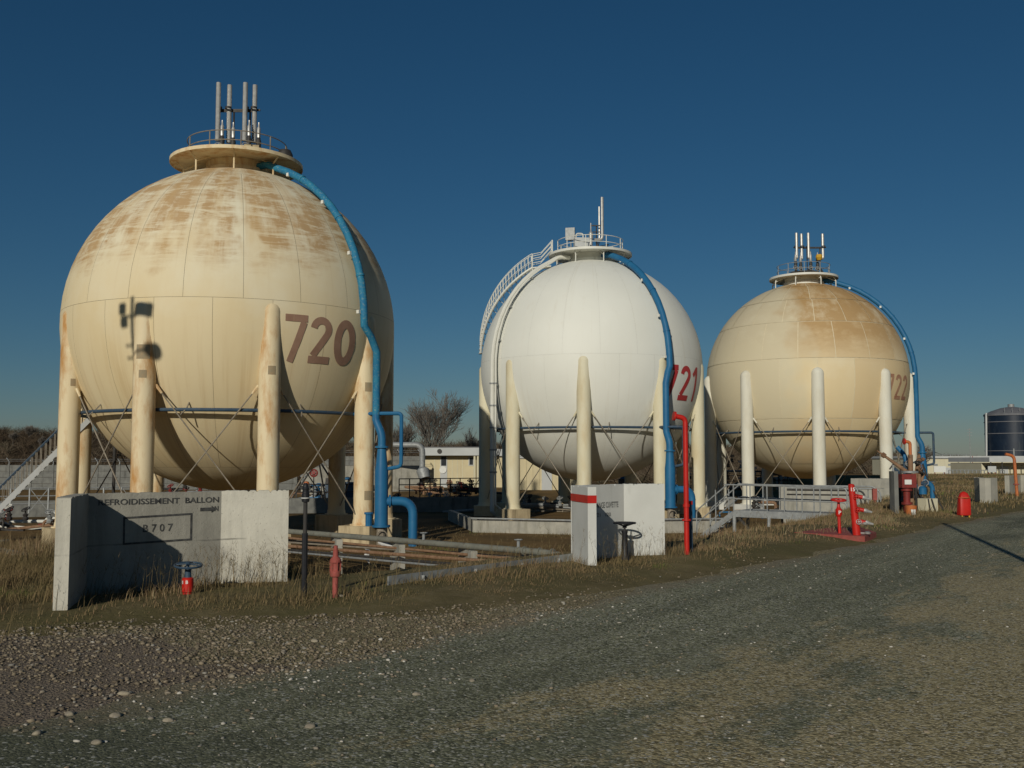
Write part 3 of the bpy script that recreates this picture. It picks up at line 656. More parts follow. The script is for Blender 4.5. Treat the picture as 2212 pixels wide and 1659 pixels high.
# ------------------------------------------------------------------ angled concrete shelter walls
def wall_panel(b, a, c, th, z0, z1, side=1):
    """one straight leaf from a to c in plan, thickness laid to its left (side=1) or right"""
    a, c = Vector(a[:2]), Vector(c[:2]); d = (c - a).normalized(); n = Vector((-d.y, d.x)) * th * side
    P = [a, c, c + n, a + n]
    rg = random.Random(int(a.x * 100)); nseg = 40
    vs_, fs = [], []
    for i in range(nseg + 1):                                        # slightly uneven cast top edge
        t = i / nseg; p, q = a.lerp(c, t), (a + n).lerp(c + n, t); h = z1 - abs(rg.gauss(0, .004)) - (rg.uniform(.01, .03) if rg.random() < .10 else 0)
        vs_ += [(p.x, p.y, z0), (p.x, p.y, h), (q.x, q.y, h), (q.x, q.y, z0)]
    for i in range(nseg):
        o = i * 4
        fs += [(o, o + 4, o + 5, o + 1), (o + 1, o + 5, o + 6, o + 2), (o + 2, o + 6, o + 7, o + 3), (o + 3, o + 7, o + 4, o)]
    fs += [(0, 1, 2, 3), (nseg * 4 + 3, nseg * 4 + 2, nseg * 4 + 1, nseg * 4)]
    b.add(vs_, fs); return b
def frame_on(a, c):
    d = Vector((c[0] - a[0], c[1] - a[1], 0)).normalized(); return d, Vector((d.y, -d.x, 0))
def on(a, d, n, s, z, o=.006): return Vector((a[0], a[1], 0)) + d * s + Vector((0, 0, z)) + n * o

def shelter_concrete(name, k):
    g = G(name)
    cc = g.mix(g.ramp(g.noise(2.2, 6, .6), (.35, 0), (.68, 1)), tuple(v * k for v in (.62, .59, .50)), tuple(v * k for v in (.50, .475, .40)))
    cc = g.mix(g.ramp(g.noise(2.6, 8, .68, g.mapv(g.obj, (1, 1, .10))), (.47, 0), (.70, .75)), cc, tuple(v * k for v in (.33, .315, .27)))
    cc = g.mix(g.ramp(g.noise(1.1, 6, .6), (.55, 0), (.7, .5)), cc, tuple(v * k for v in (.36, .34, .30)))
    zz = g.sep()[2]
    cc = g.mix(g.ramp(g.math('ADD', zz, g.math('MULTIPLY', g.noise(6, 6, .7), .16)), (1.16, 0), (1.27, .9)), cc, (.14, .15, .09))
    lift = g.ramp(g.math('ABSOLUTE', g.math('SUBTRACT', g.math('ADD', zz, g.math('MULTIPLY', g.noise(2, 5, .6), .05)), .62)), (.004, 1), (.014, 0))
    cc = g.mix(g.math('MULTIPLY', lift, g.ramp(g.noise(1.7, 4), (.45, 0), (.6, .7))), cc, (.13, .125, .11))
    pits = g.ramp(g.voro(16, None, 'Distance'), (.05, 1), (.14, 0))
    cc = g.mix(g.math('MULTIPLY', pits, g.ramp(g.noise(4, 3), (.45, 0), (.6, .85))), cc, (.20, .19, .17))
    g.bump(g.math('ADD', g.noise(22, 8, .7), g.math('MULTIPLY', pits, -.6)), .55, .014)
    return g.fin(cc, .92, 0, .2)
M['oldwall'] = shelter_concrete('old_shelter_concrete', 1.0); M['oldwall_bare_shade'] = shelter_concrete('bare_and_shade_shelter_concrete', .62)  # darker copy: bare back wall, and shade put into the wing's colour

M['pipegrey'] = worn('greenish_grey_pipe_paint', (.20, .20, .165), (.155, .155, .13), 3, .6, dirt=(.12, .09, .06), dsc=6)
BT = 1.262
A0, A1, A2, A3 = (-4.67, 10.86), (-5.0, 12.1), (-3.72, 13.1), (-2.9, 13.3)
sw = thing('shelter_wall', (-4.1, 12.4, .05), 'old grey concrete shelter wall stencilled REFROIDISSEMENT BALLON and B707', 'wall', 'concrete valve shelters')
wall_panel(MB(), A0, A1, .15, -.15, BT, 1).build('wing_panel', 'oldwall_bare_shade', sw, smooth=False)  # whole wing in the darker concrete, deepening its shaded inner side
dw = (Vector(A1) - Vector(A0)).normalized(); nw = Vector((-dw.y, dw.x)); pe = Vector(A0) + nw * .003
wall_panel(MB(), pe - dw * .025, pe - dw * .002, .144, -.15, BT - .012, 1).build('lit_end_slab', 'oldwall', sw, smooth=False)  # thin slab added to keep the paler tone on the sunlit tip
wall_panel(MB(), (A1[0] - .1, A1[1] - .08), A2, .16, -.15, BT - .004, 1).build('back_panel', 'oldwall_bare_shade', sw, smooth=False)
wall_panel(MB(), (A2[0], A2[1] + .003), A3, .16, -.15, BT + .002, 1).build('side_panel', 'oldwall', sw, smooth=False)
d, n = frame_on(A1, A2)
s0, z0 = onwall(212, 1092, A1, A2); s1, z1 = onwall(474, 1086, A1, A2); _, zt = onwall(212, 1079, A1, A2)
text_mesh('REFROIDISSEMENT  BALLON', 'lettering', 'ink', sw, on(A1, d, n, s0, z0), d, (0, 0, 1), zt - z0, s1 - s0 - .01, .018)
s0, z0 = onwall(463, 1104, A1, A2); text_mesh('N', 'lettering', 'ink', sw, on(A1, d, n, s0, z0), d, (0, 0, 1), .065, .05, .018)
s0, z0 = onwall(308, 1150, A1, A2); s1, z1 = onwall(373, 1132, A1, A2)
text_mesh('B 7 0 7', 'lettering', 'ink', sw, on(A1, d, n, s0, z0), d, (0, 0, 1), .095, s1 - s0, .012)
sa, za = onwall(432, 1103, A1, A2); sb, zb = onwall(468, 1097, A1, A2); zm = (za + zb) / 2
MB().add([on(A1, d, n, sa, zm - .022), on(A1, d, n, sb - .07, zm - .022), on(A1, d, n, sb - .07, zm - .045), on(A1, d, n, sb, zm), on(A1, d, n, sb - .07, zm + .045), on(A1, d, n, sb - .07, zm + .022), on(A1, d, n, sa, zm + .022)],
         [(0, 1, 2, 3, 4, 5, 6)]).build('arrow_mark', 'ink', sw, smooth=False)
c4 = [onwall(*p, A1, A2) for p in ((267, 1175), (412, 1165), (413, 1110), (268, 1119))]
fb = MB()
for i in range(4):
    p, q = on(A1, d, n, *c4[i], .005 + .001 * (i % 2)), on(A1, d, n, *c4[(i + 1) % 4], .005 + .001 * (i % 2)); u = (q - p).normalized(); v = u.cross(n) * .012
    fb.add([p - v - u * .011, q - v + u * .011, q + v + u * .011, p + v - u * .011], [(0, 1, 2, 3)])
fb.build('painted_frame', 'ink', sw, smooth=False)

B0, B1, B2, B3 = (1.24, 15.06), (1.05, 16.05), (1.845, 16.9), (2.52, 16.93)
ww = thing('shelter_wall', (1.7, 16.2, .05), 'white painted concrete shelter wall with red stripe', 'wall', 'concrete valve shelters')
wall_panel(MB(), B0, (B1[0] + .01, B1[1]), .13, -.15, BT, 1).build('wing_panel', 'concwhite', ww, smooth=False)
wall_panel(MB(), (B1[0] - .02, B1[1] - .02), B2, .14, -.15, BT - .004, 1).build('back_panel', 'concwhite', ww, smooth=False)
wall_panel(MB(), (B2[0], B2[1] + .003), B3, .14, -.15, BT + .002, 1).build('side_panel', 'concwhite', ww, smooth=False)
wd = (Vector(B1) - Vector(B0)).normalized(); wn_ = Vector((-wd.y, wd.x))
e0 = Vector(B0) + wn_ * -.004 - wd * .004; e1 = Vector(B0) + wn_ * .134 - wd * .004; e2 = Vector(B1) + wn_ * .134
zs0, zs1 = 1.02, 1.135
MB().add([(e0.x, e0.y, zs0), (e1.x, e1.y, zs0), (e2.x, e2.y, zs0), (e2.x, e2.y, zs1), (e1.x, e1.y, zs1), (e0.x, e0.y, zs1)], [(0, 1, 4, 5), (1, 2, 3, 4)]).build('red_stripe', 'red', ww, smooth=False)
d, n = frame_on(B1, B2)
s1, z0 = onwall(1335, 1095, B1, B2)
text_mesh('VIDANGE CUVETTE', 'lettering', 'inkfaint', ww, on(B1, d, n, s1 - .70, .885), d, (0, 0, 1), .095, .70, .02)
text_mesh('B 721   720', 'lettering', 'inkfaint', ww, on(B1, d, n, s1 - .70, .745), d, (0, 0, 1), .065, .50, .02)
# two more of the same kind farther along the road
def far_wall(pa, pb, pc, z1, label):
    o = thing('shelter_wall', (pb[0], pb[1], 0), label, 'wall', 'concrete valve shelters')
    wall_panel(MB(), pa, pb, .2, -.15, z1, 1).build('back_panel', 'conc', o, smooth=False)
    wall_panel(MB(), (pb[0], pb[1] + .004), pc, .2, -.15, z1 + .003, 1).build('side_panel', 'conc', o, smooth=False)
fa, fb_, fc = at(2106, 1090, 39), at(2129, 1090, 37.4), at(2156, 1090, 38)
far_wall(fa, fb_, fc, 1.0, 'low weathered concrete shelter wall behind the red hooded box')
fa, fb_, fc = at(2182, 1085, 47), at(2207, 1085, 48.5), at(2240, 1085, 48)
far_wall(fa, fb_, fc, .95, 'low weathered concrete shelter wall cut by the right picture edge')

# ------------------------------------------------------------------ valves, posts and hydrants along the grass strip
def gz(x, y): return float(ground_z(x, y))
p = at(405, 1290, 12.1); x, y = p.x, p.y; z = gz(x, y)
vp = thing('valve_post', (x, y, z), 'blue handwheel on red valve body in front of grey lettered wall', 'valve')
rb = MB().lathe([(0, z - .1), (.055, z - .1), (.055, z + .02), (.066, z + .03), (.066, z + .185), (.05, z + .195), (0, z + .195)], (x, y, 0), 18).build('valve_body', 'red', vp)
MB().cyl((x, y, z + .19), (x, y, z + .31), .042, .036, 12).cyl((x, y, z + .31), (x, y, z + .37), .014, n=8).build('stem', 'navy', vp)
b = MB(); handwheel(b, (x, y, z + .355), .155, (.05, -.12, 1), .013, 4, -.02); b.build('handwheel', 'navy', vp)
text_mesh('B', 'lettering', 'tag', rb, (x - .004, y - .0668, z + .125), (1, 0, 0), (0, 0, 1), .04, None, .02)
text_mesh('E', 'lettering', 'tag', rb, (x - .050, y - .0515, z + .125), (.8, -.6, 0), (0, 0, 1), .035, None, .02)

p = at(657, 1280, 11.9); x, y = p.x, p.y; z = gz(x, y)
bp = thing('marker_post', (x, y, z), 'slim black post with ribbed cap between grey wall and pink hydrant', 'post')
MB().cyl((x, y, z - .2), (x, y, z + .72), .034, n=10).build('lower_tube', 'black', bp)
MB().cyl((x, y, z + .70), (x, y, z + 1.08), .024, n=10).build('upper_tube', 'dark', bp)
MB().lathe([(0, z + 1.08), (.042, z + 1.08), (.046, z + 1.1), (.046, z + 1.17), (.04, z + 1.18), (.04, z + 1.2), (.036, z + 1.205), (.036, z + 1.22), (.04, z + 1.23), (.04, z + 1.24), (.034, z + 1.25), (.034, z + 1.265), (.03, z + 1.275), (.022, z + 1.29), (.018, z + 1.3), (0, z + 1.3)], (x, y, 0), 14).build('ribbed_cap', 'black', bp, sharp=25)
MB().ring((x, y, z + 1.125), .047, .006, 14, 5).build('band', 'tag', bp)

p = at(724, 1290, 11.85); x, y = p.x, p.y; z = gz(x, y)
hp = thing('hydrant', (x, y, z), 'faded pinkish red hydrant post in the dry grass', 'hydrant')
MB().cyl((x, y, z - .1), (x, y, z + .26), .034, n=12).build('barrel', 'oldred', hp)
MB().lathe([(0, z + .24), (.058, z + .24), (.064, z + .26), (.064, z + .30), (.052, z + .31), (.052, z + .39), (.064, z + .40), (.064, z + .43), (.05, z + .45), (.032, z + .47), (.032, z + .54), (.024, z + .545), (.024, z + .59), (0, z + .595)], (x, y, 0), 14).build('bonnet', 'oldred', hp, sharp=25)
for k in range(6):
    a = k * math.pi / 3; MB().cyl((x + .058 * math.cos(a), y + .058 * math.sin(a), z + .29), (x + .058 * math.cos(a), y + .058 * math.sin(a), z + .415), .009, n=6).build('bolt', 'oldred', hp)

# handwheel pillar in the white shelter
p = at(1350, 1212, 16.35); x, y = p.x, p.y; z = gz(x, y)
hv = thing('valve_pillar', (x, y, z), 'dark green handwheel pillar in front of white wall', 'valve')
MB().lathe([(0, z - .1), (.075, z - .1), (.075, z + .06), (.058, z + .10), (.044, z + .42), (.05, z + .44), (.05, z + .47), (0, z + .47)], (x, y, 0), 14).build('pillar', 'black', hv)
MB().cyl((x, y, z + .45), (x, y, z + .56), .017, n=8).build('stem', 'dark', hv)
b = MB(); handwheel(b, (x, y, z + .53), .17, (0, 0, 1), .016, 5, .055); b.build('handwheel', 'black', hv)

# red gooseneck riser
p = gp(1484, 1203, .06); x, y = p.x, p.y; z = gz(x, y)
rg_ = thing('gooseneck_riser', (x, y, z), 'tall bright red gooseneck pipe beside white wall', 'standpipe')
top = at(1481, 903, y).z
MB().tube(bend([(x, y, z - .1), (x, y, top), (x - .17, y - .02, top + .03)], .13, 8), .043, 14).build('riser', 'red', rg_)
b = MB(); flange(b, (x - .185, y - .02, top + .032), (1, .12, -.17), .078, .035); b.build('mouth_flange', 'red', rg_)
b = MB(); flange(b, (x, y, at(1480, 1123, y).z), (0, 0, 1), .075, .03); b.build('flange', 'red', rg_)
b = MB(); flange(b, (x, y, at(1480, 1092, y).z), (0, 0, 1), .056, .05); b.build('flange', 'red', rg_)
p2 = at(1493, 1195, y + .4); MB_ = MB().cyl((p2.x, p2.y, z - .1), (p2.x, p2.y, at(1493, 1088, y + .4).z), .032, n=10)
sp_ = thing('support_post', (p2.x, p2.y, z), 'short dark blue post right behind red gooseneck pipe', 'post')
MB_.build('tube', 'navy', sp_)
MB().cyl((p2.x, p2.y, at(1493, 1090, y + .4).z), (p2.x, p2.y, at(1493, 1082, y + .4).z), .038, n=10).build('cap', 'red', sp_)

# red standpipe 15 with outlets, P valve, red pad
p = gp(1851, 1157, .11); x, y = p.x, p.y; z = .12
pad = [gp(1716, 1152, .1), gp(1868, 1161, .1), gp(1893, 1152, .1), gp(1858, 1140, .1), gp(1790, 1142, .1)]
tp = MB(); N = len(pad)
tp.add([(q.x, q.y, -.05) for q in pad] + [(q.x, q.y, .12) for q in pad], [tuple(range(N))[::-1], tuple(range(N, 2 * N))] + [(i, (i + 1) % N, N + (i + 1) % N, N + i) for i in range(N)])
tag(tp.build('concrete_pad', 'oldred', None, smooth=False, base=True), 'low red painted slab under the red standpipe', 'slab')
h = at(1838, 1048, y).z; tx = x - .09
sp15 = thing('standpipe', (x, y, z), 'thick red standpipe marked 15 with row of side outlets', 'standpipe')
dirn = Vector((tx - x, 0, h - z)).normalized()
def up(k): return Vector((x, y, z)).lerp(Vector((tx, y, h)), k)
rs = MB().tube([up(0), up(1)], [.082, .064], 16); rs.lathe([(.064, 0), (.05, .02), (0, .03)], up(1), 16); rs = rs.build('riser', 'red', sp15)
text_mesh('15', 'lettering', 'tag', rs, up(.88) + Vector((-.042, -.069, 0)), (1, 0, 0), (0, 0, 1), .075, .085, .02)
for k, L in ((.80, .19), (.54, .17), (.30, .15)):
    q = up(k); e = q + Vector((.19, -.05, -.045)); ob = MB().cyl(q, e, .045, .04, 12).build('outlet', 'red', sp15)
    v = (e - q).normalized(); MB().tube([e, e + v * .05, e + v * .07, e + v * .16], [.048, .048, .035, .02], 10).build('outlet_cap', 'stainless', ob)
    b = MB(); handwheel(b, q + Vector((.04, -.1, -.03)), .05, (0, -1, .2), .008); b.build('handwheel', 'stainless' if k < .5 else 'red', ob)
for (k, dx) in ((.22, .17), (.03, .2)):
    MB().lathe([(0, 0), (.06, 0), (.065, .03), (.03, .05), (0, .05)], up(k) + Vector((dx, -.06, 0)), 12).cyl(up(k) + Vector((0, 0, .01)), up(k) + Vector((dx, -.06, .01)), .02, n=6).build('blank_cap', 'stainless', sp15)
p = gp(1814, 1153, .11); x, y = p.x, p.y
pv = thing('valve_post', (x, y, .12), 'slender red valve post marked P with red handwheel', 'valve')
hz = at(1811, 1081, y).z
MB().cyl((x, y, .1), (x - .01, y, hz - .30), .034, n=10).build('stem', 'red', pv)
bo = MB().lathe([(0, hz - .34), (.05, hz - .34), (.056, hz - .32), (.07, hz - .30), (.07, hz - .19), (.05, hz - .17), (.03, hz - .12), (.028, hz - .04), (0, hz - .03)], (x - .01, y, 0), 14).build('valve_body', 'red', pv)
b = MB(); handwheel(b, (x - .01, y, hz - .01), .15, (0, -.15, 1), .016, 5, .02); b.build('handwheel', 'red', pv)
text_mesh('P', 'lettering', 'tag', bo, (x - .036, y - .073, hz - .285), (1, 0, 0), (0, 0, 1), .075, .055, .02)

# ------------------------------------------------------------------ low steel edging along the bank
eb = thing('edging_rail', (0, 15.5, .05), 'low grey steel edging strip along the grass bank', 'edging')
ea, ec = gp(838, 1270, .05), gp(1240, 1217, .05)
MB().bar((ea.x, ea.y, .11), (ec.x, ec.y, .12), .02, .17).build('strip', 'galv', eb, smooth=False)
for k in (.16, .42, .68, .9):
    q = ea.lerp(ec, k); MB().bbox(q.x - .02, q.x + .02, q.y - .07, q.y - .03, -.1, .16).build('stake', 'galv', eb, smooth=False)

# ------------------------------------------------------------------ pipe run crossing the basin in front of 720
pr_ = thing('pipe_run', (-4, 36, -2.2), 'run of grey and rusty pipes on sleepers across the sunken basin', 'pipes')
def PL(px0, py0, Y0, px1, py1, Y1): return at(px0, py0, Y0), at(px1, py1, Y1)
a, b_ = PL(600, 1146, 40.5, 1172, 1193, 30.5)
d = (b_ - a).normalized()
main = MB().tube(bend([a - d * 9, a, b_, b_ + d * .9 + Vector((0, 0, -.05)), b_ + d * 1.2 + Vector((0, -.3, -.7))], .4), .10, 12)
for k in (.92, .965, 1.0): flange(main, a.lerp(b_, k) + d * .4, d, .135, .05)
main.build('pipe', 'pipegrey', pr_)
for (p0, p1, r, m) in (((600, 1160, 40.5, 1180, 1214, 30.3), None, .045, 'rust'), ((600, 1170, 40.2, 1150, 1208, 31), None, .035, 'rod'), ((600, 1178, 39.5, 1100, 1216, 30.4), None, .06, 'rust'),
                       ((600, 1166, 41, 1165, 1211, 30.8), None, .03, 'rod'), ((600, 1186, 39, 1060, 1226, 29.6), None, .05, 'dark'), ((600, 1190, 38.6, 1045, 1231, 29.2), None, .035, 'galv'), ((600, 1163, 41.5, 1190, 1209, 31.3), None, .028, 'rod')):
    q0, q1 = PL(*p0); MB().tube([q0 - (q1 - q0).normalized() * 8, q0, q1], r, 8).build('pipe', m, pr_)
for k in (.02, .27, .52, .77, .97):
    q = a.lerp(b_, k); MB().box((q.x, q.y + .3, (q.z - .12 + FLOOR) / 2 - .1), (.22, 1.6, q.z - .12 - FLOOR + .2), .3).build('sleeper', 'conc', pr_, smooth=False)
for k in (.62, .93):
    q = a.lerp(b_, k); v = MB().cyl(q, q + Vector((0, 0, .3)), .05, n=8); handwheel(v, q + Vector((0, 0, .32)), .12, (0, 0, 1), .015); v.build('valve', 'galv', pr_)
q = at(788, 1183, 37); tg = MB()
tg.tube([q, q + Vector((.12, 0, -.10)), q + Vector((.05, 0, -.35)), q + Vector((.18, 0, -.55))], [.02, .09, .12, .02], 6)
tag(tg.build('plastic_sheet', 'tarp', None, base=True), 'torn white plastic scrap caught on the rusty pipes', 'litter')
q = at(835, 1178, 36); tg = MB(); tg.tube([q + Vector((-.3, 0, .1)), q, q + Vector((.25, 0, -.1)), q + Vector((.3, 0, .12))], [.02, .1, .12, .03], 6)
tag(tg.build('plastic_sheet', 'tarp', None, base=True), 'dull white plastic rag draped over the pipes', 'litter')

# ------------------------------------------------------------------ low dividing walls in the basin
def low_wall(name, pts, th, z0, z1, m, label):
    o = thing(name, (pts[0][0], pts[0][1], z0), label, 'wall')
    for i in range(len(pts) - 1):
        wall_panel(MB(), pts[i], pts[i + 1], th, z0, z1 - .002 * i, 1).build('wall_segment', m, o, smooth=False)
    return o
wA, wB, wC = gp(1022, 1150, FLOOR), gp(1240, 1155, FLOOR), gp(1560, 1150, FLOOR)
ow = low_wall('dividing_wall', [wA, wB, wC], .3, FLOOR - .2, -1.82, 'conc', 'low stained concrete wall dividing the basin before 721')
wD = (wA.x - 2.2, wA.y + 12)
wall_panel(MB(), wA, wD, .3, FLOOR - .2, -1.825, -1).build('wall_segment', 'conc', ow, smooth=False)
ra = MB().tube([(wA.x - .1, wA.y - .2, -1.72), (wB.x, wB.y - .2, -1.74), (wC.x, wC.y - .2, -1.74)], .05, 8)
ra.build('cable_pipe', 'galv', ow)
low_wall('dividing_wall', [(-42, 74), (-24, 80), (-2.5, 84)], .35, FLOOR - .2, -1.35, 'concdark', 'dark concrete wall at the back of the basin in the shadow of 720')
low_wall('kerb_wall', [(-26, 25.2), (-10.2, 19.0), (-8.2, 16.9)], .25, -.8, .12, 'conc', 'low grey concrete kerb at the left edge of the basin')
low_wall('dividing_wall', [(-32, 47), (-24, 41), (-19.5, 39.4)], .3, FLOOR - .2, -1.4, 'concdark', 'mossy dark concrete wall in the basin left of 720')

# ------------------------------------------------------------------ stair on the left behind 720
ls = thing('steel_stair', (-27, 52, FLOOR), 'pale steel stair climbing to the right behind the left column of 720', 'stair')
q0, q1 = at(-70, 1168, 52), at(196, 903, 54); d = (q1 - q0); nst = 26
hd = Vector((d.x, d.y, 0)).normalized(); side = Vector((-hd.y, hd.x, 0)) * .85
for o_ in (Vector((0, 0, 0)), side): MB().bar(q0 + o_, q1 + o_, .06, .26).build('stringer', 'greywhite', ls, smooth=False)
for i in range(nst + 1):
    p = q0.lerp(q1, i / nst); MB().box(p + side / 2 + Vector((0, 0, .16)), (.27, .80, .035), math.atan2(hd.y, hd.x)).build('tread', 'galv', ls, smooth=False)
    for o_ in (Vector((0, 0, 0)), side): MB().cyl(p + o_ + Vector((0, 0, .1)), p + o_ + Vector((0, 0, 1.15)), .02, n=5).build('baluster', 'rod', ls)
for o_ in (Vector((0, 0, 0)), side): MB().tube([q0 + o_ + Vector((0, 0, 1.15)), q1 + o_ + Vector((0, 0, 1.15))], .04, 6).build('handrail', 'navy', ls)
MB().bar(q1 + side / 2, q1 + side / 2 + Vector((2.2, .4, 0)), .9, .1).build('landing', 'galv', ls, smooth=False)
MB().cyl(q1 + Vector((1.2, .3, -.1)), Vector((q1.x + 1.2, q1.y + .3, FLOOR - .1)), .09, n=8).build('support_leg', 'dark', ls)

# ------------------------------------------------------------------ steel walkway with steps, in front of 722
wk = thing('steel_walkway', (10.2, 37.5, -1.3), 'grey steel walkway with railings and steps in front of tank 722', 'walkway')
wl0, wl1 = at(1585, 1109, 38), at(1812, 1115, 35.8)
dz = wl0.z; wd = Vector((wl1.x - wl0.x, wl1.y - wl0.y, 0)); L = wd.length; wd.normalize(); wn2 = Vector((-wd.y, wd.x, 0))
def wp(s, o, z): return Vector((wl0.x, wl0.y, 0)) + wd * s + wn2 * o + Vector((0, 0, z))
for o_ in (0, 1.3): MB().bar(wp(0, o_, dz), wp(L, o_, dz - .03), .06, .25).build('edge_beam', 'galv', wk, smooth=False)
MB().bar(wp(0, .65, dz + .09), wp(L, .65, dz + .07), 1.2, .03).build('deck', 'galv', wk, smooth=False)
for s_ in (.02, 1.35, 2.9):
    for o_ in (0, 1.3): q = wp(s_, o_, 0); MB().cyl((q.x, q.y, gz(q.x, q.y) - .3), (q.x, q.y, dz - .1), .07, n=8).build('support_leg', 'galv', wk)
MB().bar(wp(.1, .1, dz - .1), wp(1.3, .1, -1.6), .09, .09).build('diagonal_brace', 'dark', wk)
rt = at(1585, 1047, 38).z - dz
for o_ in (0, 1.3):
    for f_ in (1.0, .52): MB().tube(bend([wp(-.35, o_, dz + rt * f_), wp(L + .3, o_, dz + rt * f_ - .06), wp(L + .3, o_, dz)], .2), .026, 6).build('handrail', 'galv', wk)
    for i in range(7):
        s_ = L * i / 6; MB().cyl(wp(s_, o_, dz), wp(s_, o_, dz + rt - .02), .024, n=6).build('rail_post', 'galv', wk)
# steps down to the left
for i in range(5):
    q = wp(-.12 - .27 * i, .65, dz - .02 - .2 * i); MB().box(q, (.26, 1.2, .035), math.atan2(wd.y, wd.x)).build('tread', 'galv', wk, smooth=False)
for o_ in (0.02, 1.28):
    MB().bar(wp(.0, o_, dz), wp(-1.4, o_, dz - 1.0), .05, .2).build('stringer', 'galv', wk, smooth=False)
    for h_ in (rt, rt * .55): MB().tube(bend([wp(.05, o_, dz + h_), wp(-.25, o_, dz + h_), wp(-1.5, o_, dz - 1.0 + h_), wp(-1.5, o_, dz - 1.1)], .15), .026, 6).build('handrail', 'galv', wk)
    MB().cyl(wp(-.72, o_, dz - .5), wp(-.72, o_, dz - .5 + rt + .3), .024, n=6).build('rail_post', 'galv', wk)
# looped pipes to the right of the walkway
lp = thing('pipe_loops', (13, 38, -.6), 'grey looped pipes before the pale concrete wall by the walkway', 'pipes')
for (pxa, pxb, pya, pyb, r) in ((1700, 1868, 1060, 1102, .035), (1700, 1895, 1051, 1090, .03), (1700, 1902, 1056, 1094, .03), (1700, 1860, 1070, 1108, .03)):
    u0, u1 = at(pxa, pya - 2, 40), at(pxb, pya, 38.5); MB().tube(bend([u0, u1, Vector((u1.x, u1.y, at(pxb, pyb, 38.5).z))], .3, 6), r, 8).build('pipe', 'dark' if pya > 1058 else 'galv', lp)
for pxa in (1875, 1888): u = at(pxa, 1058, 38.8); MB().cyl(u, (u.x, u.y, -.9), .02, n=6).build('rail_post', 'galv', lp)
# pale concrete wall and block behind
u0, u1 = at(1687, 1105, 46), at(1928, 1112, 43.5)
low_wall('concrete_wall', [u0, u1], .4, -1.6, at(1800, 1053, 44.7).z, 'conc', 'smooth pale concrete wall behind the walkway railings')
u0, u1 = at(1838, 1045, 49), at(1932, 1045, 47.5)
low_wall('concrete_block', [u0, u1], 1.2, -1.2, at(1885, 1034, 48.2).z, 'conc', 'mossy concrete block above the pale wall under a column of 722')
u = at(1890, 1100, 38); z = gz(u.x, u.y)
cb = thing('red_post', (u.x, u.y, z), 'pinkish red post box beside the looped pipes', 'post')
zt = at(1890, 1056, 38).z
MB().cyl((u.x, u.y, z - .2), (u.x, u.y, zt - .3), .04, n=8).build('stem', 'oldred', cb); MB().box((u.x, u.y, zt - .2), (.16, .12, .42)).build('box', 'oldred', cb)

# ------------------------------------------------------------------ fire-fighting point at the corner: monitor, cabinet, pipework
def gpt(px, py): q = gp(px, py, .05); return q
u = gpt(1938, 1113); pn = thing('upright_panel', (u.x, u.y, 0), 'narrow grey green upright slab left of the water cannon', 'panel')
tz = at(1936, 1018, u.y).z
MB().bbox(u.x - .06, u.x + .06, u.y, u.y + .4, -.1, tz).build('slab', 'concdark', pn, smooth=False)
MB().cyl((u.x - .04, u.y + .1, tz), (u.x - .04, u.y + .1, tz + .18), .03, n=8).build('stub_pipe', 'galv', pn)
mo = gpt(1960, 1112); mn = thing('water_cannon', (mo.x, mo.y, 0), 'dark red fire monitor with long tapered barrel pointing up left', 'fire monitor')
zA, zB = at(1957, 1018, mo.y), at(1894, 973, mo.y)
MB().cyl((mo.x, mo.y, -.1), (mo.x, mo.y, zA.z - .2), .10, n=14).cyl((mo.x, mo.y, .35), (mo.x, mo.y, .42), .16, n=14).cyl((mo.x, mo.y, .75), (mo.x, mo.y, .82), .16, n=14).build('riser', 'darkred', mn)
MB().box((mo.x + .02, mo.y - .02, zA.z - .28), (.42, .3, .4)).build('swivel_body', 'darkred', mn)
MB().lathe([(0, -.03), (.25, -.03), (.25, .03), (0, .03)], (mo.x + .1, mo.y, zA.z - .02), 14).build('top_flange', 'galv', mn)
bd = (zB - zA); ba = MB().tube([zA - bd * .15, zA + bd * .35, zA + bd * .7, zA + bd * .72, zA + bd * .82, zA + bd * .84, zA + bd], [.065, .05, .04, .075, .075, .03, .016], 10).build('barrel', 'rust', mn)
MB().tube([zA + bd * .4, zA + bd * .55 + Vector((-.02, 0, -.28))], .022, 6).build('steering_bar', 'dark', mn)
MB().box((mo.x - .02, mo.y - .18, at(1958, 1041, mo.y).z), (.2, .02, .14)).build('sign_plate', 'tag', mn)
u = gpt(1970, 1109); gn = thing('gooseneck_riser', (u.x, u.y, 0), 'orange gooseneck pipe with brown lower sleeve behind the water cannon', 'standpipe')
zt = at(1972, 955, u.y).z
MB().tube(bend([(u.x, u.y, 1.2), (u.x, u.y, zt), (u.x - .16, u.y, zt + .02)], .14, 7), .05, 12).build('riser', 'orange', gn)
MB().cyl((u.x, u.y, -.1), (u.x, u.y, at(1972, 982, u.y).z), .075, n=12).build('sleeve', 'rust', gn)
b = MB(); flange(b, (u.x - .17, u.y, zt + .02), (1, 0, 0), .095, .04); b.build('mouth_flange', 'red', gn)
u = gpt(1968, 1116); bk = thing('bucket', (u.x, u.y, .03), 'orange red bucket with white label at the foot of the water cannon', 'bucket')
MB().lathe([(0, .02), (.13, .02), (.17, .36), (.16, .36), (.125, .05)], (u.x, u.y, 0), 18).build('pail', 'orange', bk)
MB().lathe([(.152, .1), (.168, .26)], (u.x, u.y, 0), 5, arc=(R_(250), R_(300))).build('label', 'tag', bk)
u = gpt(2009, 1110); cbn = thing('cabinet', (u.x, u.y, 0), 'small ivory equipment cabinet under blue pipe elbow', 'cabinet')
zt = at(2009, 1077, u.y).z
MB().box((u.x, u.y + .15, zt / 2), (.43, .36, zt), .35).build('housing', 'ivory', cbn, smooth=False)
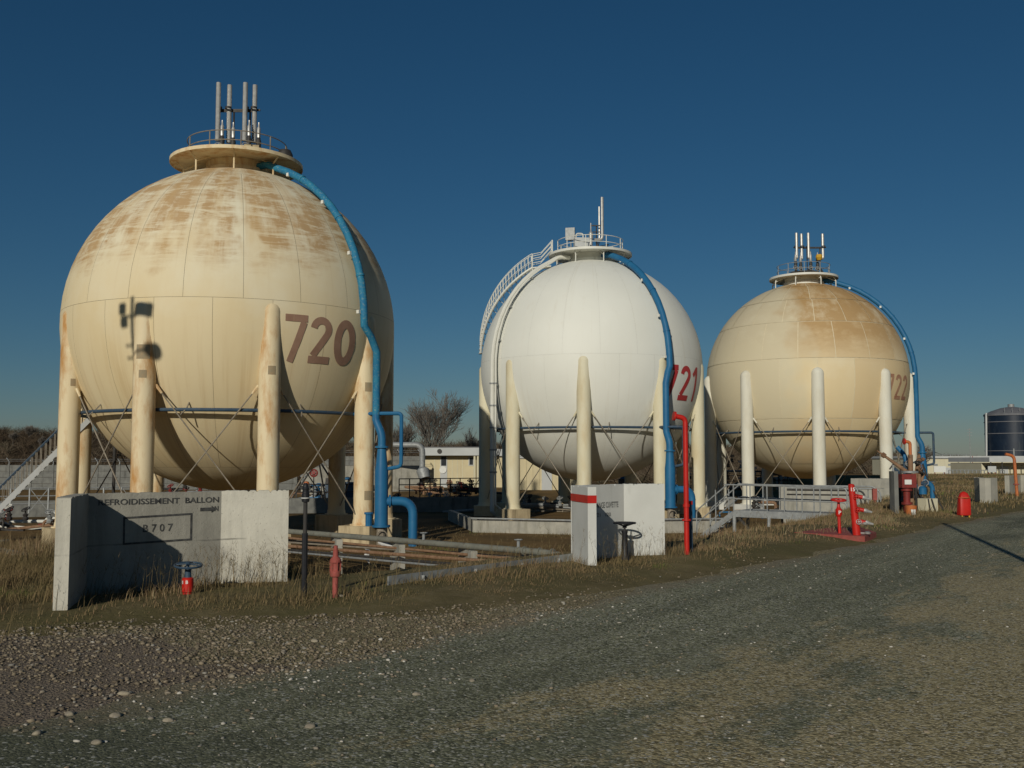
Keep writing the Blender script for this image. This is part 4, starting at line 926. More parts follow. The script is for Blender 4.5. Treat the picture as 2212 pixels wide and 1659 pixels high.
MB().bar((u.x - .02, u.y - .12, 0), (u.x - .08, u.y - .1, zt), .03, .03).bar((u.x + .18, u.y - .1, -.05), (u.x + .02, u.y - .1, zt), .03, .03).build('prop', 'dark', cbn)
pm_ = thing('pipe_manifold', (u.x - .2, u.y + .8, 0), 'dark cluster of valves and pipes with blue elbows beside the cabinet', 'pipes')
rr_ = random.Random(5)
base = Vector((u.x - .22, u.y + .75, 0))
for i in range(18):
    x0 = base.x + rr_.uniform(-.35, .25); y0 = base.y + rr_.uniform(-.3, .3); hh = rr_.uniform(.7, 1.75)
    MB().tube(bend([(x0, y0, -.1), (x0, y0, hh), (x0 + rr_.uniform(-.3, .3), y0, hh + rr_.uniform(-.1, .2)), (x0 + rr_.uniform(-.3, .35), y0, hh * .5)], .1), rr_.uniform(.025, .06), 7).build('pipe', rr_.choice(['dark', 'rust', 'dark', 'navy']), pm_)
for i in range(24):
    q = base + Vector((rr_.uniform(-.35, .4), rr_.uniform(-.35, .1), rr_.uniform(.35, 1.7))); v = MB()
    v.lathe([(0, -.09), (.05, -.09), (.07, -.04), (.05, 0), (.07, .05), (.03, .08), (0, .12)], q, 10, (rr_.uniform(-1, 1), rr_.uniform(-1, 0), rr_.uniform(-.5, 1)))
    if i % 2: handwheel(v, q + Vector((0, -.12, .05)), .09, (rr_.uniform(-.5, .5), -1, rr_.uniform(-.5, .5)), .011)
    v.build('valve', rr_.choice(['dark', 'rust', 'dark', 'stainless']), pm_)
MB().tube(bend([(base.x + .2, base.y, .45), (base.x + .2, base.y, .95), (base.x + .62, base.y, .95), (base.x + .62, base.y, .2)], .25, 7), .075, 12).build('blue_elbow', 'blue', pm_)
MB().lathe([(0, 0), (.12, 0), (.12, .18), (.06, .24), (0, .25)], (base.x + .2, base.y - .3, .62), 14).build('blue_pump', 'blue', pm_)
MB().tube([(base.x + .35, base.y, 1.55), (base.x + .5, base.y, 1.0), (base.x + .95, base.y - .2, -.05)], .025, 6).build('stay', 'dark', pm_)
MB().tube(bend([(base.x - .02, base.y + .4, .2), (base.x - .02, base.y + .4, at(1985, 985, base.y).z), (base.x - .24, base.y + .5, at(1983, 972, base.y).z + .1)], .15), .07, 10).build('blue_riser', 'blue', pm_)
u = gpt(2083, 1115); hb = thing('hooded_cover', (u.x, u.y, .03), 'red tarpaulin hood on small yellow legs at the road edge', 'fire equipment')
hs = MB(); zt = at(2083, 1063, u.y).z; prof = [(.20, .08), (.205, .12), (.18, .55), (.155, zt - .12), (.11, zt - .03), (.04, zt + .01), (0.001, zt + .02)]
vs_, n = [], 24
for (r, z) in prof:
    for k in range(n):
        a = 2 * math.pi * k / n; ca, sa_ = math.cos(a), math.sin(a); sq = (abs(ca) ** 5 + abs(sa_) ** 5) ** (-.2); rr2 = r * .86 * sq * (1 + .05 * math.sin(3 * a + z * 7)); vs_.append((u.x + rr2 * ca, u.y + rr2 * .8 * sa_, z))
hs.add(vs_, [(i * n + k, i * n + (k + 1) % n, (i + 1) * n + (k + 1) % n, (i + 1) * n + k) for i in range(len(prof) - 1) for k in range(n)])
hs.build('hood', 'red', hb)
for sx in (-.1, .1): MB().cyl((u.x + sx, u.y - .1, -.02), (u.x + sx, u.y - .1, .12), .022, n=8).build('leg', 'yellow', hb)
MB().ring((u.x, u.y, zt - .16), .165, .012, 14, 5).build('drawstring', 'orange', hb)
u = at(2198, 1080, 44); go = thing('gooseneck_riser', (u.x, u.y, 0), 'slim orange gooseneck pipe at the right picture edge', 'standpipe')
zt = at(2194, 985, 44).z
MB().tube(bend([(u.x, u.y, -.1), (u.x - .08, u.y, zt), (u.x - .45, u.y, zt + .08)], .25, 7), .065, 10).build('riser', 'orange', go)
b = MB(); flange(b, (u.x - .03, u.y, .62), (0, 0, 1), .12, .05); b.build('flange', 'oldred', go)
MB().cyl((u.x - .08, u.y, zt - .1), (u.x - .08, u.y, zt + .32), .03, n=6).build('vent_rod', 'galv', go)

# ------------------------------------------------------------------ masts outside the frame whose shadows are seen
q = sph(S1, R0, R_(252), 0.0)
# floodlight mast west of the road: shadow on tank 720
tgt = at(297, 720, 46.2); base = tgt - ld * 24.0
ms = thing('floodlight_mast', (base.x, base.y, 0), 'tall steel floodlight mast standing left of the camera view', 'mast')
zc = base.z
MB().cyl((base.x, base.y, -.2), (base.x, base.y, zc + 1.45), .11, .085, 10).build('pole', 'galv', ms)
MB().bar((base.x - .6, base.y, zc + .62), (base.x + .75, base.y, zc + .5), .08, .10).build('cross_arm', 'galv', ms)
MB().box((base.x - .55, base.y, zc + .98), (.32, .3, .45), 0).build('lamp', 'dark', ms)
MB().box((base.x - .45, base.y, zc + .35), (.34, .3, .36), 0).build('lamp', 'dark', ms)
MB().box((base.x + .62, base.y, zc + .78), (.85, .35, .55), 0, Matrix.Rotation(.12, 3, 'Y')).build('lamp', 'dark', ms)
MB().lathe([(0, -.1), (.33, -.1), (.33, .1), (0, .1)], (base.x + 1.08, base.y, zc - 1.05), 18, (0.2, 1, 0)).cyl((base.x, base.y, zc - 1.2), (base.x + 1.08, base.y, zc - 1.05), .05, n=6).build('loudspeaker', 'dark', ms)
for z_ in (-.65, -1.15): MB().cyl((base.x - .42, base.y, zc + z_), (base.x, base.y, zc + z_ - .03), .05, n=6).build('step_bar', 'galv', ms)
lpole = thing('lamp_post', (6.45, 10.0, 0), 'slim steel lamp post standing right of the camera view', 'mast')
MB().cyl((6.45, 10.0, -.1), (6.45, 10.0, 6.15), .085, .06, 10).build('pole', 'galv', lpole)
MB().tube([(6.45, 10, 6.1), (6.48, 10.1, 6.25), (6.6, 10.5, 6.32)], [.05, .06, .09], 8).build('lamp', 'galv', lpole)

# ------------------------------------------------------------------ yard and buildings behind the tanks
def yard_rail(name, p0, p1, zb, h, n, m, label, rails=3):
    o = thing(name, (p0[0], p0[1], zb), label, 'railing'); p0, p1 = Vector((p0[0], p0[1], 0)), Vector((p1[0], p1[1], 0))
    for k in range(rails): MB().cyl(p0 + Vector((0, 0, zb + h * (k + 1) / rails)), p1 + Vector((0, 0, zb + h * (k + 1) / rails)), .045, n=5).build('rail', m, o)
    for i in range(n + 1): q = p0.lerp(p1, i / n); MB().bbox(q.x - .045, q.x + .045, q.y - .045, q.y + .045, zb - .1, zb + h).build('rail_post', m, o, smooth=False)
    for i in (n // 3, n - 1):
        a, b = p0.lerp(p1, i / n), p0.lerp(p1, (i + 1) / n); MB().bar(a + Vector((0, 0, zb)), b + Vector((0, 0, zb + h)), .05, .05).bar(b + Vector((0, 0, zb)), a + Vector((0, 0, zb + h)), .05, .05).build('cross_brace', m, o)
    return o
GB = -1.6
u0, u1 = at(862, 1070, 93), at(1036, 1072, 97)
yard_rail('yard_railing', u0, u1, -1.65, at(900, 1034, 94).z + 1.65, 8, 'dark', 'dark steel railing round the pipe yard between 720 and 721')
u0, u1 = at(640, 1075, 84), at(800, 1076, 86)
yard_rail('yard_railing', u0, u1, -1.6, at(700, 1046, 85).z + 1.6, 6, 'dark', 'dark steel railing seen below the right side of 720', 2)
u0, u1 = at(-20, 1090, 70), at(300, 1088, 74)
yard_rail('yard_railing', u0, u1, -1.9, at(100, 1054, 72).z + 1.9, 8, 'galv', 'grey pipe railing far left behind the stair', 3)
u0, u1 = at(1545, 1060, 97), at(1720, 1060, 101)
yard_rail('yard_railing', u0, u1, -1.4, 1.6, 9, 'dark', 'dark railing in the yard between 721 and 722', 3)

def yard_pipes(loc, label, n, spread, seed, zmax, mats):
    o = thing('pipe_manifold', loc, label, 'pipes'); r = random.Random(seed); L = Vector(loc)
    for i in range(n):
        x0, y0 = L.x + r.uniform(-.5, .5) * spread, L.y + r.uniform(-1, 1); z0 = L.z + r.uniform(.1, zmax * .7); ln = r.uniform(.15, .5) * spread; rad = r.uniform(.05, .13)
        pts = bend([(x0, y0, L.z - .1), (x0, y0, z0), (x0 + ln * r.choice((-1, 1)), y0 + r.uniform(-.3, .3), z0), (x0 + ln * r.choice((-1, 1)), y0, L.z - .1)], .25, 4)
        MB().tube(pts, rad, 7).build('pipe', r.choice(mats), o)
    for i in range(int(n * 1.2)):
        q = L + Vector((r.uniform(-.5, .5) * spread, r.uniform(-1.2, 0), r.uniform(.3, zmax)))
        b = MB().lathe([(0, -.25), (.16, -.22), (.2, -.1), (.12, .0), (.18, .12), (.06, .2), (.05, .45), (0, .45)], q, 8)
        handwheel(b, q + Vector((0, 0, .45)), .24, (r.uniform(-.4, .4), -.5, 1), .035); b.build('valve', r.choice(mats), o)
    return o
yard_pipes((at(975, 1060, 101).x, 101, GB), 'dark valves and pipes behind the yard railing between 720 and 721', 10, 6.5, 1, 1.1, ['dark', 'rust', 'galv', 'darkred', 'dark'])
yard_pipes((at(720, 1070, 90).x, 90, GB), 'grey pumps and valves seen below the right side of 720', 11, 5.5, 2, 1.5, ['galv', 'dark', 'rust', 'galv', 'blue'])
yard_pipes((at(90, 1120, 62).x, 62, FLOOR + .1), 'mixed flanged pipes in the basin left of 720', 11, 8, 3, .9, ['galv', 'rust', 'white', 'darkred', 'dark'])
yard_pipes((at(1000, 1100, 88).x - 3, 89, FLOOR + .1), 'dark pipe maze in the shaded basin between 720 and 721', 12, 7, 11, .9, ['dark', 'rust', 'dark', 'galv'])
yard_pipes((at(420, 1055, 84).x, 84, GB), 'pipes and valves seen under the belly of 720', 9, 8, 4, 1.3, ['dark', 'rust', 'galv', 'darkred'])
yard_pipes((at(1600, 1040, 108).x, 108, -1.3), 'pale maze of process pipes between 721 and 722', 18, 9, 5, 3.2, ['galv', 'stainless', 'rust', 'galv', 'dark'])
yard_pipes((at(1180, 1095, 84).x, 84, FLOOR + .1), 'grey pipework under the belly of 721', 10, 10, 6, .8, ['galv', 'dark', 'rod', 'galv'])
yard_pipes((at(1700, 1070, 74).x, 74, FLOOR + .2), 'dark pumps and pipes under the left side of 722', 10, 7, 8, 1.4, ['dark', 'galv', 'rust', 'blue'])
# two dark red star-shaped wheels and an orange lantern above the pumps
for px_w, lab in ((678, 'left one of two dark red valve wheels above the pumps'), (718, 'right one of two dark red valve wheels above the pumps')):
    q = at(px_w, 1022, 88); b = MB().cyl((q.x, q.y, GB - .1), q, .05, n=6)
    o = thing('valve_stand', (q.x, q.y, GB), lab, 'valve', 'red valve wheels'); b.build('stem', 'dark', o)
    b = MB(); handwheel(b, q, .3, (0, -1, .25), .07, 6); b.build('handwheel', 'darkred', o)
q = at(662, 1048, 86); o = thing('lantern', (q.x, q.y, GB), 'round orange lamp on a post beside the pumps', 'lamp')
MB().cyl((q.x, q.y, GB - .1), q, .05, n=6).build('post', 'dark', o); MB().lathe([(0, -.3), (.2, -.25), (.28, 0), (.2, .28), (0, .34)], q, 12).build('globe', 'orange', o)
q = at(690, 1090, 80); o = thing('brace_rods', (q.x, q.y, GB), 'black inverted-V rod hoist standing over the pumps', 'bracing')  # three-legged frame standing in for brace rods of a tank behind
tp_ = at(688, 992, 82)
for dx in (-2.2, 2.3): MB().cyl((tp_.x, tp_.y, tp_.z), (tp_.x + dx, tp_.y - .5, -1.7), .07, n=6).build('leg', 'dark', o)
MB().cyl((tp_.x, tp_.y, tp_.z), (tp_.x + .2, tp_.y + 2.4, -1.7), .07, n=6).build('leg', 'dark', o)
# dark machine skid
q = at(735, 1065, 87); o = thing('pump_skid', (q.x, q.y, GB), 'dark blue grey machine box with blue pipe among the pumps', 'pump')
MB().box((q.x, q.y, GB + .75), (2.4, 1.2, 1.3)).build('housing', 'navy', o); MB().box((q.x - .9, q.y - .2, GB + 1.5), (.5, .9, .5)).build('motor', 'dark', o)
MB().tube(bend([(q.x + .3, q.y - .7, GB + .6), (q.x + .3, q.y - .7, GB + 1.7), (q.x + .9, q.y - .7, GB + 1.7)], .3), .1, 8).build('pipe', 'blue', o)
# blue drum and white barrel
q = at(1347, 1027, 99); o = thing('drum', (q.x, q.y, GB), 'blue drum with red lid behind 721', 'drum')
zc = at(1347, 1034, 99).z; MB().lathe([(0, zc), (.32, zc), (.34, zc + .3), (.32, zc + .6), (0, zc + .6)], (q.x, q.y, 0), 14).build('body', 'blue', o); MB().lathe([(0, zc + .6), (.34, zc + .6), (.34, zc + .7), (0, zc + .7)], (q.x, q.y, 0), 14).build('lid', 'red', o)
MB().bbox(q.x - .5, q.x + .5, q.y - .4, q.y + .4, GB - .1, zc).build('stand', 'dark', o, smooth=False)

# bright retaining wall and panel fence behind
o = thing('retaining_wall', (at(800, 1060, 106).x, 106, GB), 'sunlit bare concrete retaining wall behind 720 with sloped left end', 'wall')
xl, xm, xr = at(650, 1060, 106).x, at(668, 1060, 106).x, at(908, 1060, 110).x; zt = at(800, 1006, 107).z; zt2 = at(655, 1024, 106).z
w_ = MB(); w_.add([(xl, 106, GB - .3), (xr, 110, GB - .3), (xr, 110, zt), (xm + 1.2, 106.3, zt), (xl, 106, zt2), (xl, 106.6, GB - .3), (xr, 110.6, GB - .3), (xr, 110.6, zt), (xm + 1.2, 106.9, zt), (xl, 106.6, zt2)],
                  [(0, 1, 2, 3, 4), (9, 8, 7, 6, 5), (4, 3, 8, 9), (3, 2, 7, 8), (1, 6, 7, 2), (0, 4, 9, 5)])
w_.build('face', 'conc', o, smooth=False)
def panel_fence(px0, px1, pyt, pyb, Y, n, label, rows=4, m='concdark'):
    p0, p1 = at(px0, pyb, Y), at(px1, pyb, Y); z1 = at(px0, pyt, Y).z; z0 = p0.z - .3
    o = thing('panel_fence', (p0.x, Y, z0), label, 'fence')
    for i in range(n + 1):
        x = p0.x + (p1.x - p0.x) * i / n; MB().bbox(x - .1, x + .1, Y - .1, Y + .12, z0, z1 + .08).build('post', m, o, smooth=False)
        MB().tube([(x, Y, z1), (x, Y, z1 + .35), (x - .3, Y, z1 + .75)], .05, 5).build('cranked_arm', 'galv', o)
    for i in range(n):
        xa, xb = p0.x + (p1.x - p0.x) * i / n + .1, p0.x + (p1.x - p0.x) * (i + 1) / n - .1
        for r in range(rows):
            za, zb_ = z0 + (z1 - z0) * r / rows, z0 + (z1 - z0) * (r + 1) / rows - .03
            MB().bbox(xa, xb, Y - .03 - .01 * (r % 2), Y + .03, za, zb_).build('panel', m, o, smooth=False)
    for h in (.4, .6): MB().cyl((p0.x - .2, Y - .15, z1 + h), (p1.x - .2, Y - .15, z1 + h), .015, n=4).build('wire', 'galv', o)
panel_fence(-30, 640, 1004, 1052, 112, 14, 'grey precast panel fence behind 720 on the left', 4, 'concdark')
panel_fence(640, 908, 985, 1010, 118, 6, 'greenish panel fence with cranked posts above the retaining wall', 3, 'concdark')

# low cream control building with flat roof
Yb = 122.0
def X_(px, Y=Yb): return at(px, 1000, Y).x
def Z_(py, Y=Yb): return at(1000, py, Y).z
o = thing('control_building', (X_(1020), Yb, GB), 'low cream building with pale flat roof fascia between 720 and 721', 'building')
MB().bbox(X_(918), X_(1175), Yb, Yb + 9, GB - .3, Z_(984)).build('wall', 'cream', o, smooth=False)
rf = MB().bbox(X_(911), X_(1040), Yb - 1.3, Yb + 9.5, Z_(984), Z_(967)).build('roof', 'greywhite', o, smooth=False)
MB().bbox(X_(1041), X_(1182), Yb - .5, Yb + 9.5, Z_(985), Z_(970)).build('roof', 'greywhite', o, smooth=False)
MB().lathe([(0, -.08), (.28, -.08), (.28, .05), (0, .05)], (X_(951), Yb - 1.32, Z_(975)), 14, (0, 1, 0)).build('wall_lamp', 'dark', rf)
MB().bbox(X_(911) - .04, X_(1040) + .04, Yb - 1.36, Yb + 9.56, Z_(967), Z_(965.5)).build('roof_edge', 'tankroof', rf, smooth=False)
dr = MB().bbox(X_(951), X_(966), Yb - .06, Yb + .02, GB, Z_(985)).build('door', 'greywhite', o, smooth=False)
MB().bbox(X_(953), X_(964), Yb - .09, Yb - .05, Z_(1006), Z_(986)).build('pane', 'glass', dr, smooth=False)
MB().lathe([(0, -.05), (.42, -.05), (.42, .05), (0, .05)], (X_(957), Yb - .12, Z_(1015)), 18, (0, 1, 0)).build('round_sign', 'tag', dr)
for a_, b2, m_ in ((1012, 1024, 'glass'), (1044, 1056, 'glass'), (1090, 1108, 'glass')):
    f = MB().bbox(X_(a_), X_(b2), Yb - .08, Yb + .02, Z_(1006), Z_(986)).build('window', 'greywhite', o, smooth=False)
    MB().bbox(X_(a_) + .12, X_(b2) - .12, Yb - .1, Yb - .06, Z_(1004), Z_(988)).build('pane', m_, f, smooth=False)
for px_c in (1026, 1033): MB().cyl((X_(px_c), Yb - 1.0, GB - .2), (X_(px_c), Yb - 1.0, Z_(984)), .13, n=8).build('roof_post', 'ivory', o)
for k in range(6):
    xx = X_(920 + k * 19) if k < 2 else X_(966 + (k - 2) * 11); MB().bbox(xx - .04, xx + .04, Yb - .03, Yb + .01, GB, Z_(985)).build('cladding_joint', 'ivory', o, smooth=False)
# second shed behind 721
o = thing('shed', (X_(1150, 112), 112, GB), 'ribbed cream shed behind the legs of 721', 'building')
MB().bbox(X_(1118, 112), X_(1250, 112), 112, 118, GB - .3, Z_(990, 112)).build('wall', 'cream', o, smooth=False)
MB().bbox(X_(1116, 112), X_(1252, 112), 111.8, 118.2, Z_(990, 112), Z_(986, 112)).build('roof', 'greywhite', o, smooth=False)
for k in range(9): xx = X_(1122 + k * 14, 112); MB().bbox(xx - .05, xx + .05, 111.93, 112, GB - .2, Z_(991, 112)).build('rib', 'cream', o, smooth=False)
MB().bbox(X_(1170, 112), X_(1192, 112), 111.9, 112.02, GB - .2, Z_(1002, 112)).build('door', 'greywhite', o, smooth=False)
# fat grey vent duct with elbow in front of the cream building
q = at(912, 1030, 104); o = thing('vent_duct', (q.x, q.y, GB), 'thick grey duct with drooping elbow before the cream building', 'duct')
MB().tube(bend([(at(820, 958, 104).x, 104, Z_(961, 104)), (q.x, 104, Z_(961, 104)), (q.x, 104, Z_(1012, 104))], .8, 6), [.30] * 9, 12).build('duct', 'galv', o)
MB().tube([(q.x, 104, Z_(1012, 104)), (q.x + .05, 103.9, Z_(1016, 104)), (q.x + .3, 103.6, Z_(1034, 104))], [.42, .66, .55], 14).build('elbow', 'galv', o)
MB().cyl((q.x, 104.1, GB - .1), (q.x, 104.1, Z_(1025, 104)), .12, n=8).build('stand', 'dark', o)

# ------------------------------------------------------------------ far right: warehouse, canopy building, dark tank, aerial
Yw = 205.0; GZ = -1.6
o = thing('warehouse', (X_(2060, Yw), Yw, GZ), 'long low ivory warehouse under the dark tank', 'building')
MB().bbox(X_(1960, Yw), X_(2330, Yw), Yw, Yw + 20, GZ - .5, Z_(990, Yw)).build('wall', 'ivory', o, smooth=False)
rf = MB().bbox(X_(1958, Yw), X_(2332, Yw), Yw - .4, Yw + 20.4, Z_(990, Yw), Z_(985, Yw)).build('roof', 'greywhite', o, smooth=False)
for k in range(7): xx = X_(1995 + k * 17, Yw); MB().bbox(xx - .06, xx + .06, Yw + 2, Yw + 2.12, Z_(985, Yw), Z_(981, Yw)).build('roof_post', 'galv', rf, smooth=False)
MB().cyl((X_(1990, Yw), Yw + 2, Z_(982, Yw)), (X_(2105, Yw), Yw + 2, Z_(982, Yw)), .04, n=4).build('roof_rail', 'galv', rf)
MB().cyl((X_(2017, Yw), Yw + 4, Z_(986, Yw)), (X_(2017, Yw), Yw + 4, Z_(965, Yw)), .28, n=8).build('flue', 'white', rf)
MB().cyl((X_(2017, Yw), Yw + 4, Z_(968, Yw)), (X_(2056, Yw), Yw + 4, Z_(983, Yw)), .04, n=4).build('stay_wire', 'dark', rf)
for k in range(3): xx = X_(2020 + 33 * k, Yw); MB().bbox(xx - .5, xx + .5, Yw - .06, Yw + .01, Z_(1006, Yw), Z_(1002, Yw)).build('vent_grille', 'galv', o, smooth=False)
MB().bbox(X_(2036, Yw), X_(2058, Yw), Yw - .1, Yw + .01, GZ - .2, Z_(1010, Yw)).build('door', 'greywhite', o, smooth=False)
Yc = 170.0
o = thing('canopy_building', (X_(2180, Yc), Yc, GZ), 'low building with pale overhanging canopy at the right edge', 'building')
MB().bbox(X_(2120, Yc), X_(2290, Yc), Yc, Yc + 12, GZ - .5, Z_(1000, Yc)).build('wall', 'ivory', o, smooth=False)
MB().bbox(X_(2118, Yc), X_(2300, Yc), Yc - 3.2, Yc + 12.5, Z_(998, Yc), Z_(988, Yc)).build('roof', 'greywhite', o, smooth=False)
MB().bbox(X_(2160, Yc), X_(2177, Yc), Yc - .08, Yc + .01, GZ - .2, Z_(1008, Yc)).build('door', 'greywhite', o, smooth=False)
MB().bbox(X_(2128, Yc), X_(2150, Yc), Yc - .08, Yc + .01, Z_(1016, Yc), Z_(1006, Yc)).build('window', 'glass', o, smooth=False)
for k in range(4): xx = X_(2122 + k * 24, Yc); MB().cyl((xx, Yc - 3, GZ - .2), (xx, Yc - 3, Z_(998, Yc)), .09, n=6).build('roof_post', 'dark', o)
# dark vertical tank with conical roof
Yt = 235.0; ct = at(2188, 990, Yt); rt_ = ct.x - at(2134, 990, Yt).x; ze, za = Z_(896, Yt), Z_(878, Yt)
o = thing('oil_tank', (ct.x, Yt, GZ), 'tall dark blue cylindrical tank with grey domed roof at right', 'storage tank')
sh = MB().lathe([(rt_, GZ - .5), (rt_, ze)], (ct.x, Yt, 0), 40).build('shell', 'tank', o)
for py_b in (912, 937, 974): zb_ = Z_(py_b, Yt); MB().lathe([(rt_ + .01, zb_ - .08), (rt_ + .12, zb_ - .08), (rt_ + .12, zb_ + .08), (rt_ + .01, zb_ + .08)], (ct.x, Yt, 0), 40).build('hoop', 'tankroof', sh)
rf = MB().lathe([(rt_ + .15, ze - .3), (rt_ + .15, ze + .1), (rt_ * .75, ze + (za - ze) * .45), (rt_ * .4, ze + (za - ze) * .8), (0.01, za)], (ct.x, Yt, 0), 40).build('roof', 'tankroof', o)
MB().lathe([(0, za - .3), (.7, za - .3), (.7, za + .5), (0, za + .6)], (ct.x, Yt, 0), 12).build('vent_cap', 'galv', rf)
MB().bar((ct.x + 1, Yt - rt_ * .9, ze + 1.2), (ct.x + rt_, Yt - rt_ * .3, ze + 1.2), 1.2, .15).build('roof_walkway', 'galv', rf)
for k in range(8): a = R_(230 + k * 16); MB().cyl((ct.x + rt_ * .98 * math.cos(a), Yt + rt_ * .98 * math.sin(a), ze), (ct.x + rt_ * .98 * math.cos(a), Yt + rt_ * .98 * math.sin(a), ze + 1.4), .05, n=5).build('rail_post', 'galv', rf)
MB().bar((ct.x - rt_ - .6, Yt - .3, GZ - .5), (ct.x - rt_ - .2, Yt - .3, ze + .4), .35, .3).build('ladder', 'greywhite', o)
q = at(2096, 985, 190); o = thing('aerial_mast', (q.x, 190, GZ), 'thin lattice aerial mast before the ivory warehouse', 'mast')
MB().cyl((q.x, 190, GZ - .3), (q.x, 190, Z_(925, 190)), .10, .05, 6).build('mast', 'galv', o)
for k, py_ in enumerate((928, 934, 940)): MB().bar((q.x - .5, 190, Z_(py_, 190)), (q.x + .5, 190, Z_(py_, 190)), .08, .08).build('aerial', 'galv', o)
MB().cyl((q.x + .4, 190, GZ - .3), (q.x + .4, 190, Z_(985, 190)), .06, n=5).build('stay', 'oldred', o)
# yard clutter along the warehouse: pale posts and low fence
yo = yard_rail('wire_fence', at(2050, 1030, 120), at(2170, 1030, 118), -1.2, 1.7, 14, 'galv', 'thin wire fence with many posts before the warehouse', 2)
for k, (pxk, wk_, lab) in enumerate(((2031, 1.3, 'small white notice board on red legs before the warehouse'), (2144, .9, 'small blue white box beside the wire fence'))):
    q = at(pxk, 1035, 112); o = thing('notice_board', (q.x, q.y, -1.3), lab, 'sign')
    MB().bbox(q.x - wk_ / 2, q.x + wk_ / 2, 112, 112.08, at(pxk, 1020, 112).z, at(pxk, 1007, 112).z).build('board', 'tag' if k == 0 else 'greywhite', o, smooth=False)
    for sx in (-.4, .4): MB().cyl((q.x + sx * wk_, 112.1, -1.7), (q.x + sx * wk_, 112.1, at(pxk, 1008, 112).z), .05, n=5).build('leg', 'darkred', o)
q = at(1766, 1055, 104)
for k, (pxk, lab) in enumerate(((1765, 'small white kiosk with red trim seen under 722'),)):
    q = at(1765, 1020, 118); o = thing('kiosk', (q.x, 118, GB), lab, 'building')
    MB().bbox(q.x - 1.6, q.x + 1.6, 118, 120, GB - .3, at(1765, 1002, 118).z).build('wall', 'ivory', o, smooth=False)
    MB().bbox(q.x - 1.7, q.x + 1.7, 117.8, 120.2, at(1765, 1002, 118).z, at(1765, 999, 118).z).build('roof', 'darkred', o, smooth=False)
    MB().bbox(q.x - .5, q.x + .4, 117.93, 118, GB, at(1765, 1010, 118).z).build('door', 'tag', o, smooth=False)

# ------------------------------------------------------------------ wooded hill, trees
hx = np.linspace(-420, 420, 141); hy = np.linspace(235, 520, 40); HX, HY = np.meshgrid(hx, hy)
def hill_h(x, y):
    prof = np.interp(x / y, [-.8, -.5, -.43, -.2, -.12, -.02, .1, .3, .42, .6], [.034, .026, .024, .016, .0135, .0135, .011, .0045, -.004, -.01])
    ridge = smooth(232, 330, y)
    return -2.0 + ridge * (prof * 330 + 3.4) + .8 * wav(x, y, .05) * ridge
HZ = hill_h(HX, HY); ni, nj = HX.shape; ix = np.arange(ni * nj).reshape(ni, nj)
g = G('winter_scrub_ground'); c = g.mix(g.ramp(g.noise(.12, 8, .7), (.35, 0), (.65, 1)), (.045, .032, .020), (.085, .060, .036)); g.bump(g.noise(.6, 6, .7), 1, .8); M['scrub'] = g.fin(c, 1, 0, .05)
o = np_mesh('hill', np.stack([HX.ravel(), HY.ravel(), HZ.ravel()], 1), np.stack([ix[:-1, :-1], ix[:-1, 1:], ix[1:, 1:], ix[1:, :-1]], -1).reshape(-1, 4), 'scrub'); structure(o); o.data.shade_smooth()
def tint_material(name, stops, rough=.9, spec=.1):
    g = G(name); a = g.n.new('ShaderNodeAttribute'); a.attribute_name = 'tint'
    return g.fin(g.ramp(a.outputs['Fac'], *stops), rough, 0, spec)
M['twigs'] = tint_material('winter_twigs', ((0, (.060, .044, .030)), (.5, (.11, .080, .052)), (.85, (.15, .12, .085)), (1, (.06, .065, .032))))
M['bark'] = worn('grey_bark', (.11, .095, .08), (.17, .15, .125), 3, .9, dirt=(.04, .035, .03), dsc=6, bump=.5)
def ribbons(P, D, wd, rg):
    """flat three-sided slivers starting at P, running along D, tapering; returns verts, faces"""
    n = len(P); side = np.cross(D, rg.normal(size=(n, 3))); side /= np.linalg.norm(side, axis=1)[:, None] + 1e-9; side *= wd[:, None]
    V = np.stack([P - side, P + side, P + D], 1).reshape(-1, 3); F = np.arange(3 * n).reshape(-1, 3)
    return V, F
def wood(name, cx, cy, cz, hh, per, seed, label, wdt):
    r = np.random.default_rng(seed); n = len(cx); k = n * per
    bx, by, bz, h = np.repeat(cx, per), np.repeat(cy, per), np.repeat(cz, per), np.repeat(hh, per)
    t = r.uniform(.0, .75, k); lean = r.normal(size=(k, 2)) * .26
    P = np.stack([bx + lean[:, 0] * h * t * .8, by + lean[:, 1] * h * t * .8, bz + h * t * .85], 1)
    D = np.stack([lean[:, 0] * h * 1.0 + r.normal(size=k) * .12 * h, lean[:, 1] * h + r.normal(size=k) * .12 * h, h * r.uniform(.18, .5, k)], 1)
    V, F = ribbons(P, D, wdt * (1.1 - t) * r.uniform(.6, 1.3, k), r)
    tint = np.repeat(np.clip(np.repeat(r.uniform(0, .95, n), per) + r.normal(size=k) * .08, 0, 1), 3)
    o = np_mesh(name, V, F, 'twigs', 'stuff', tint); o['label'] = label; o['category'] = 'woodland'; return o
r = np.random.default_rng(12)
cx = r.uniform(-.62, .50, 3600); cy = 236 + 120 * r.uniform(0, 1, 3600) ** 1.2; cx = cx * cy; cz = hill_h(cx, cy) - .3
wood('scrub_woodland', cx, cy, cz, r.uniform(1.8, 4.0, 3600), 46, 4, 'brown leafless scrub woodland covering the low hill', .10)
cx = np.concatenate([r.uniform(-85, -2, 420), r.uniform(8, 30, 90)]); cy = r.uniform(128, 165, len(cx)); keep = ~((cx > -12) & (cx < 12) & (cy < 134)); cx, cy = cx[keep], cy[keep]
wood('hedge_scrub', cx, cy, np.full(len(cx), -1.7), r.uniform(1.4, 3.6, len(cx)), 90, 6, 'dense brown leafless bushes behind the panel fences', .045)

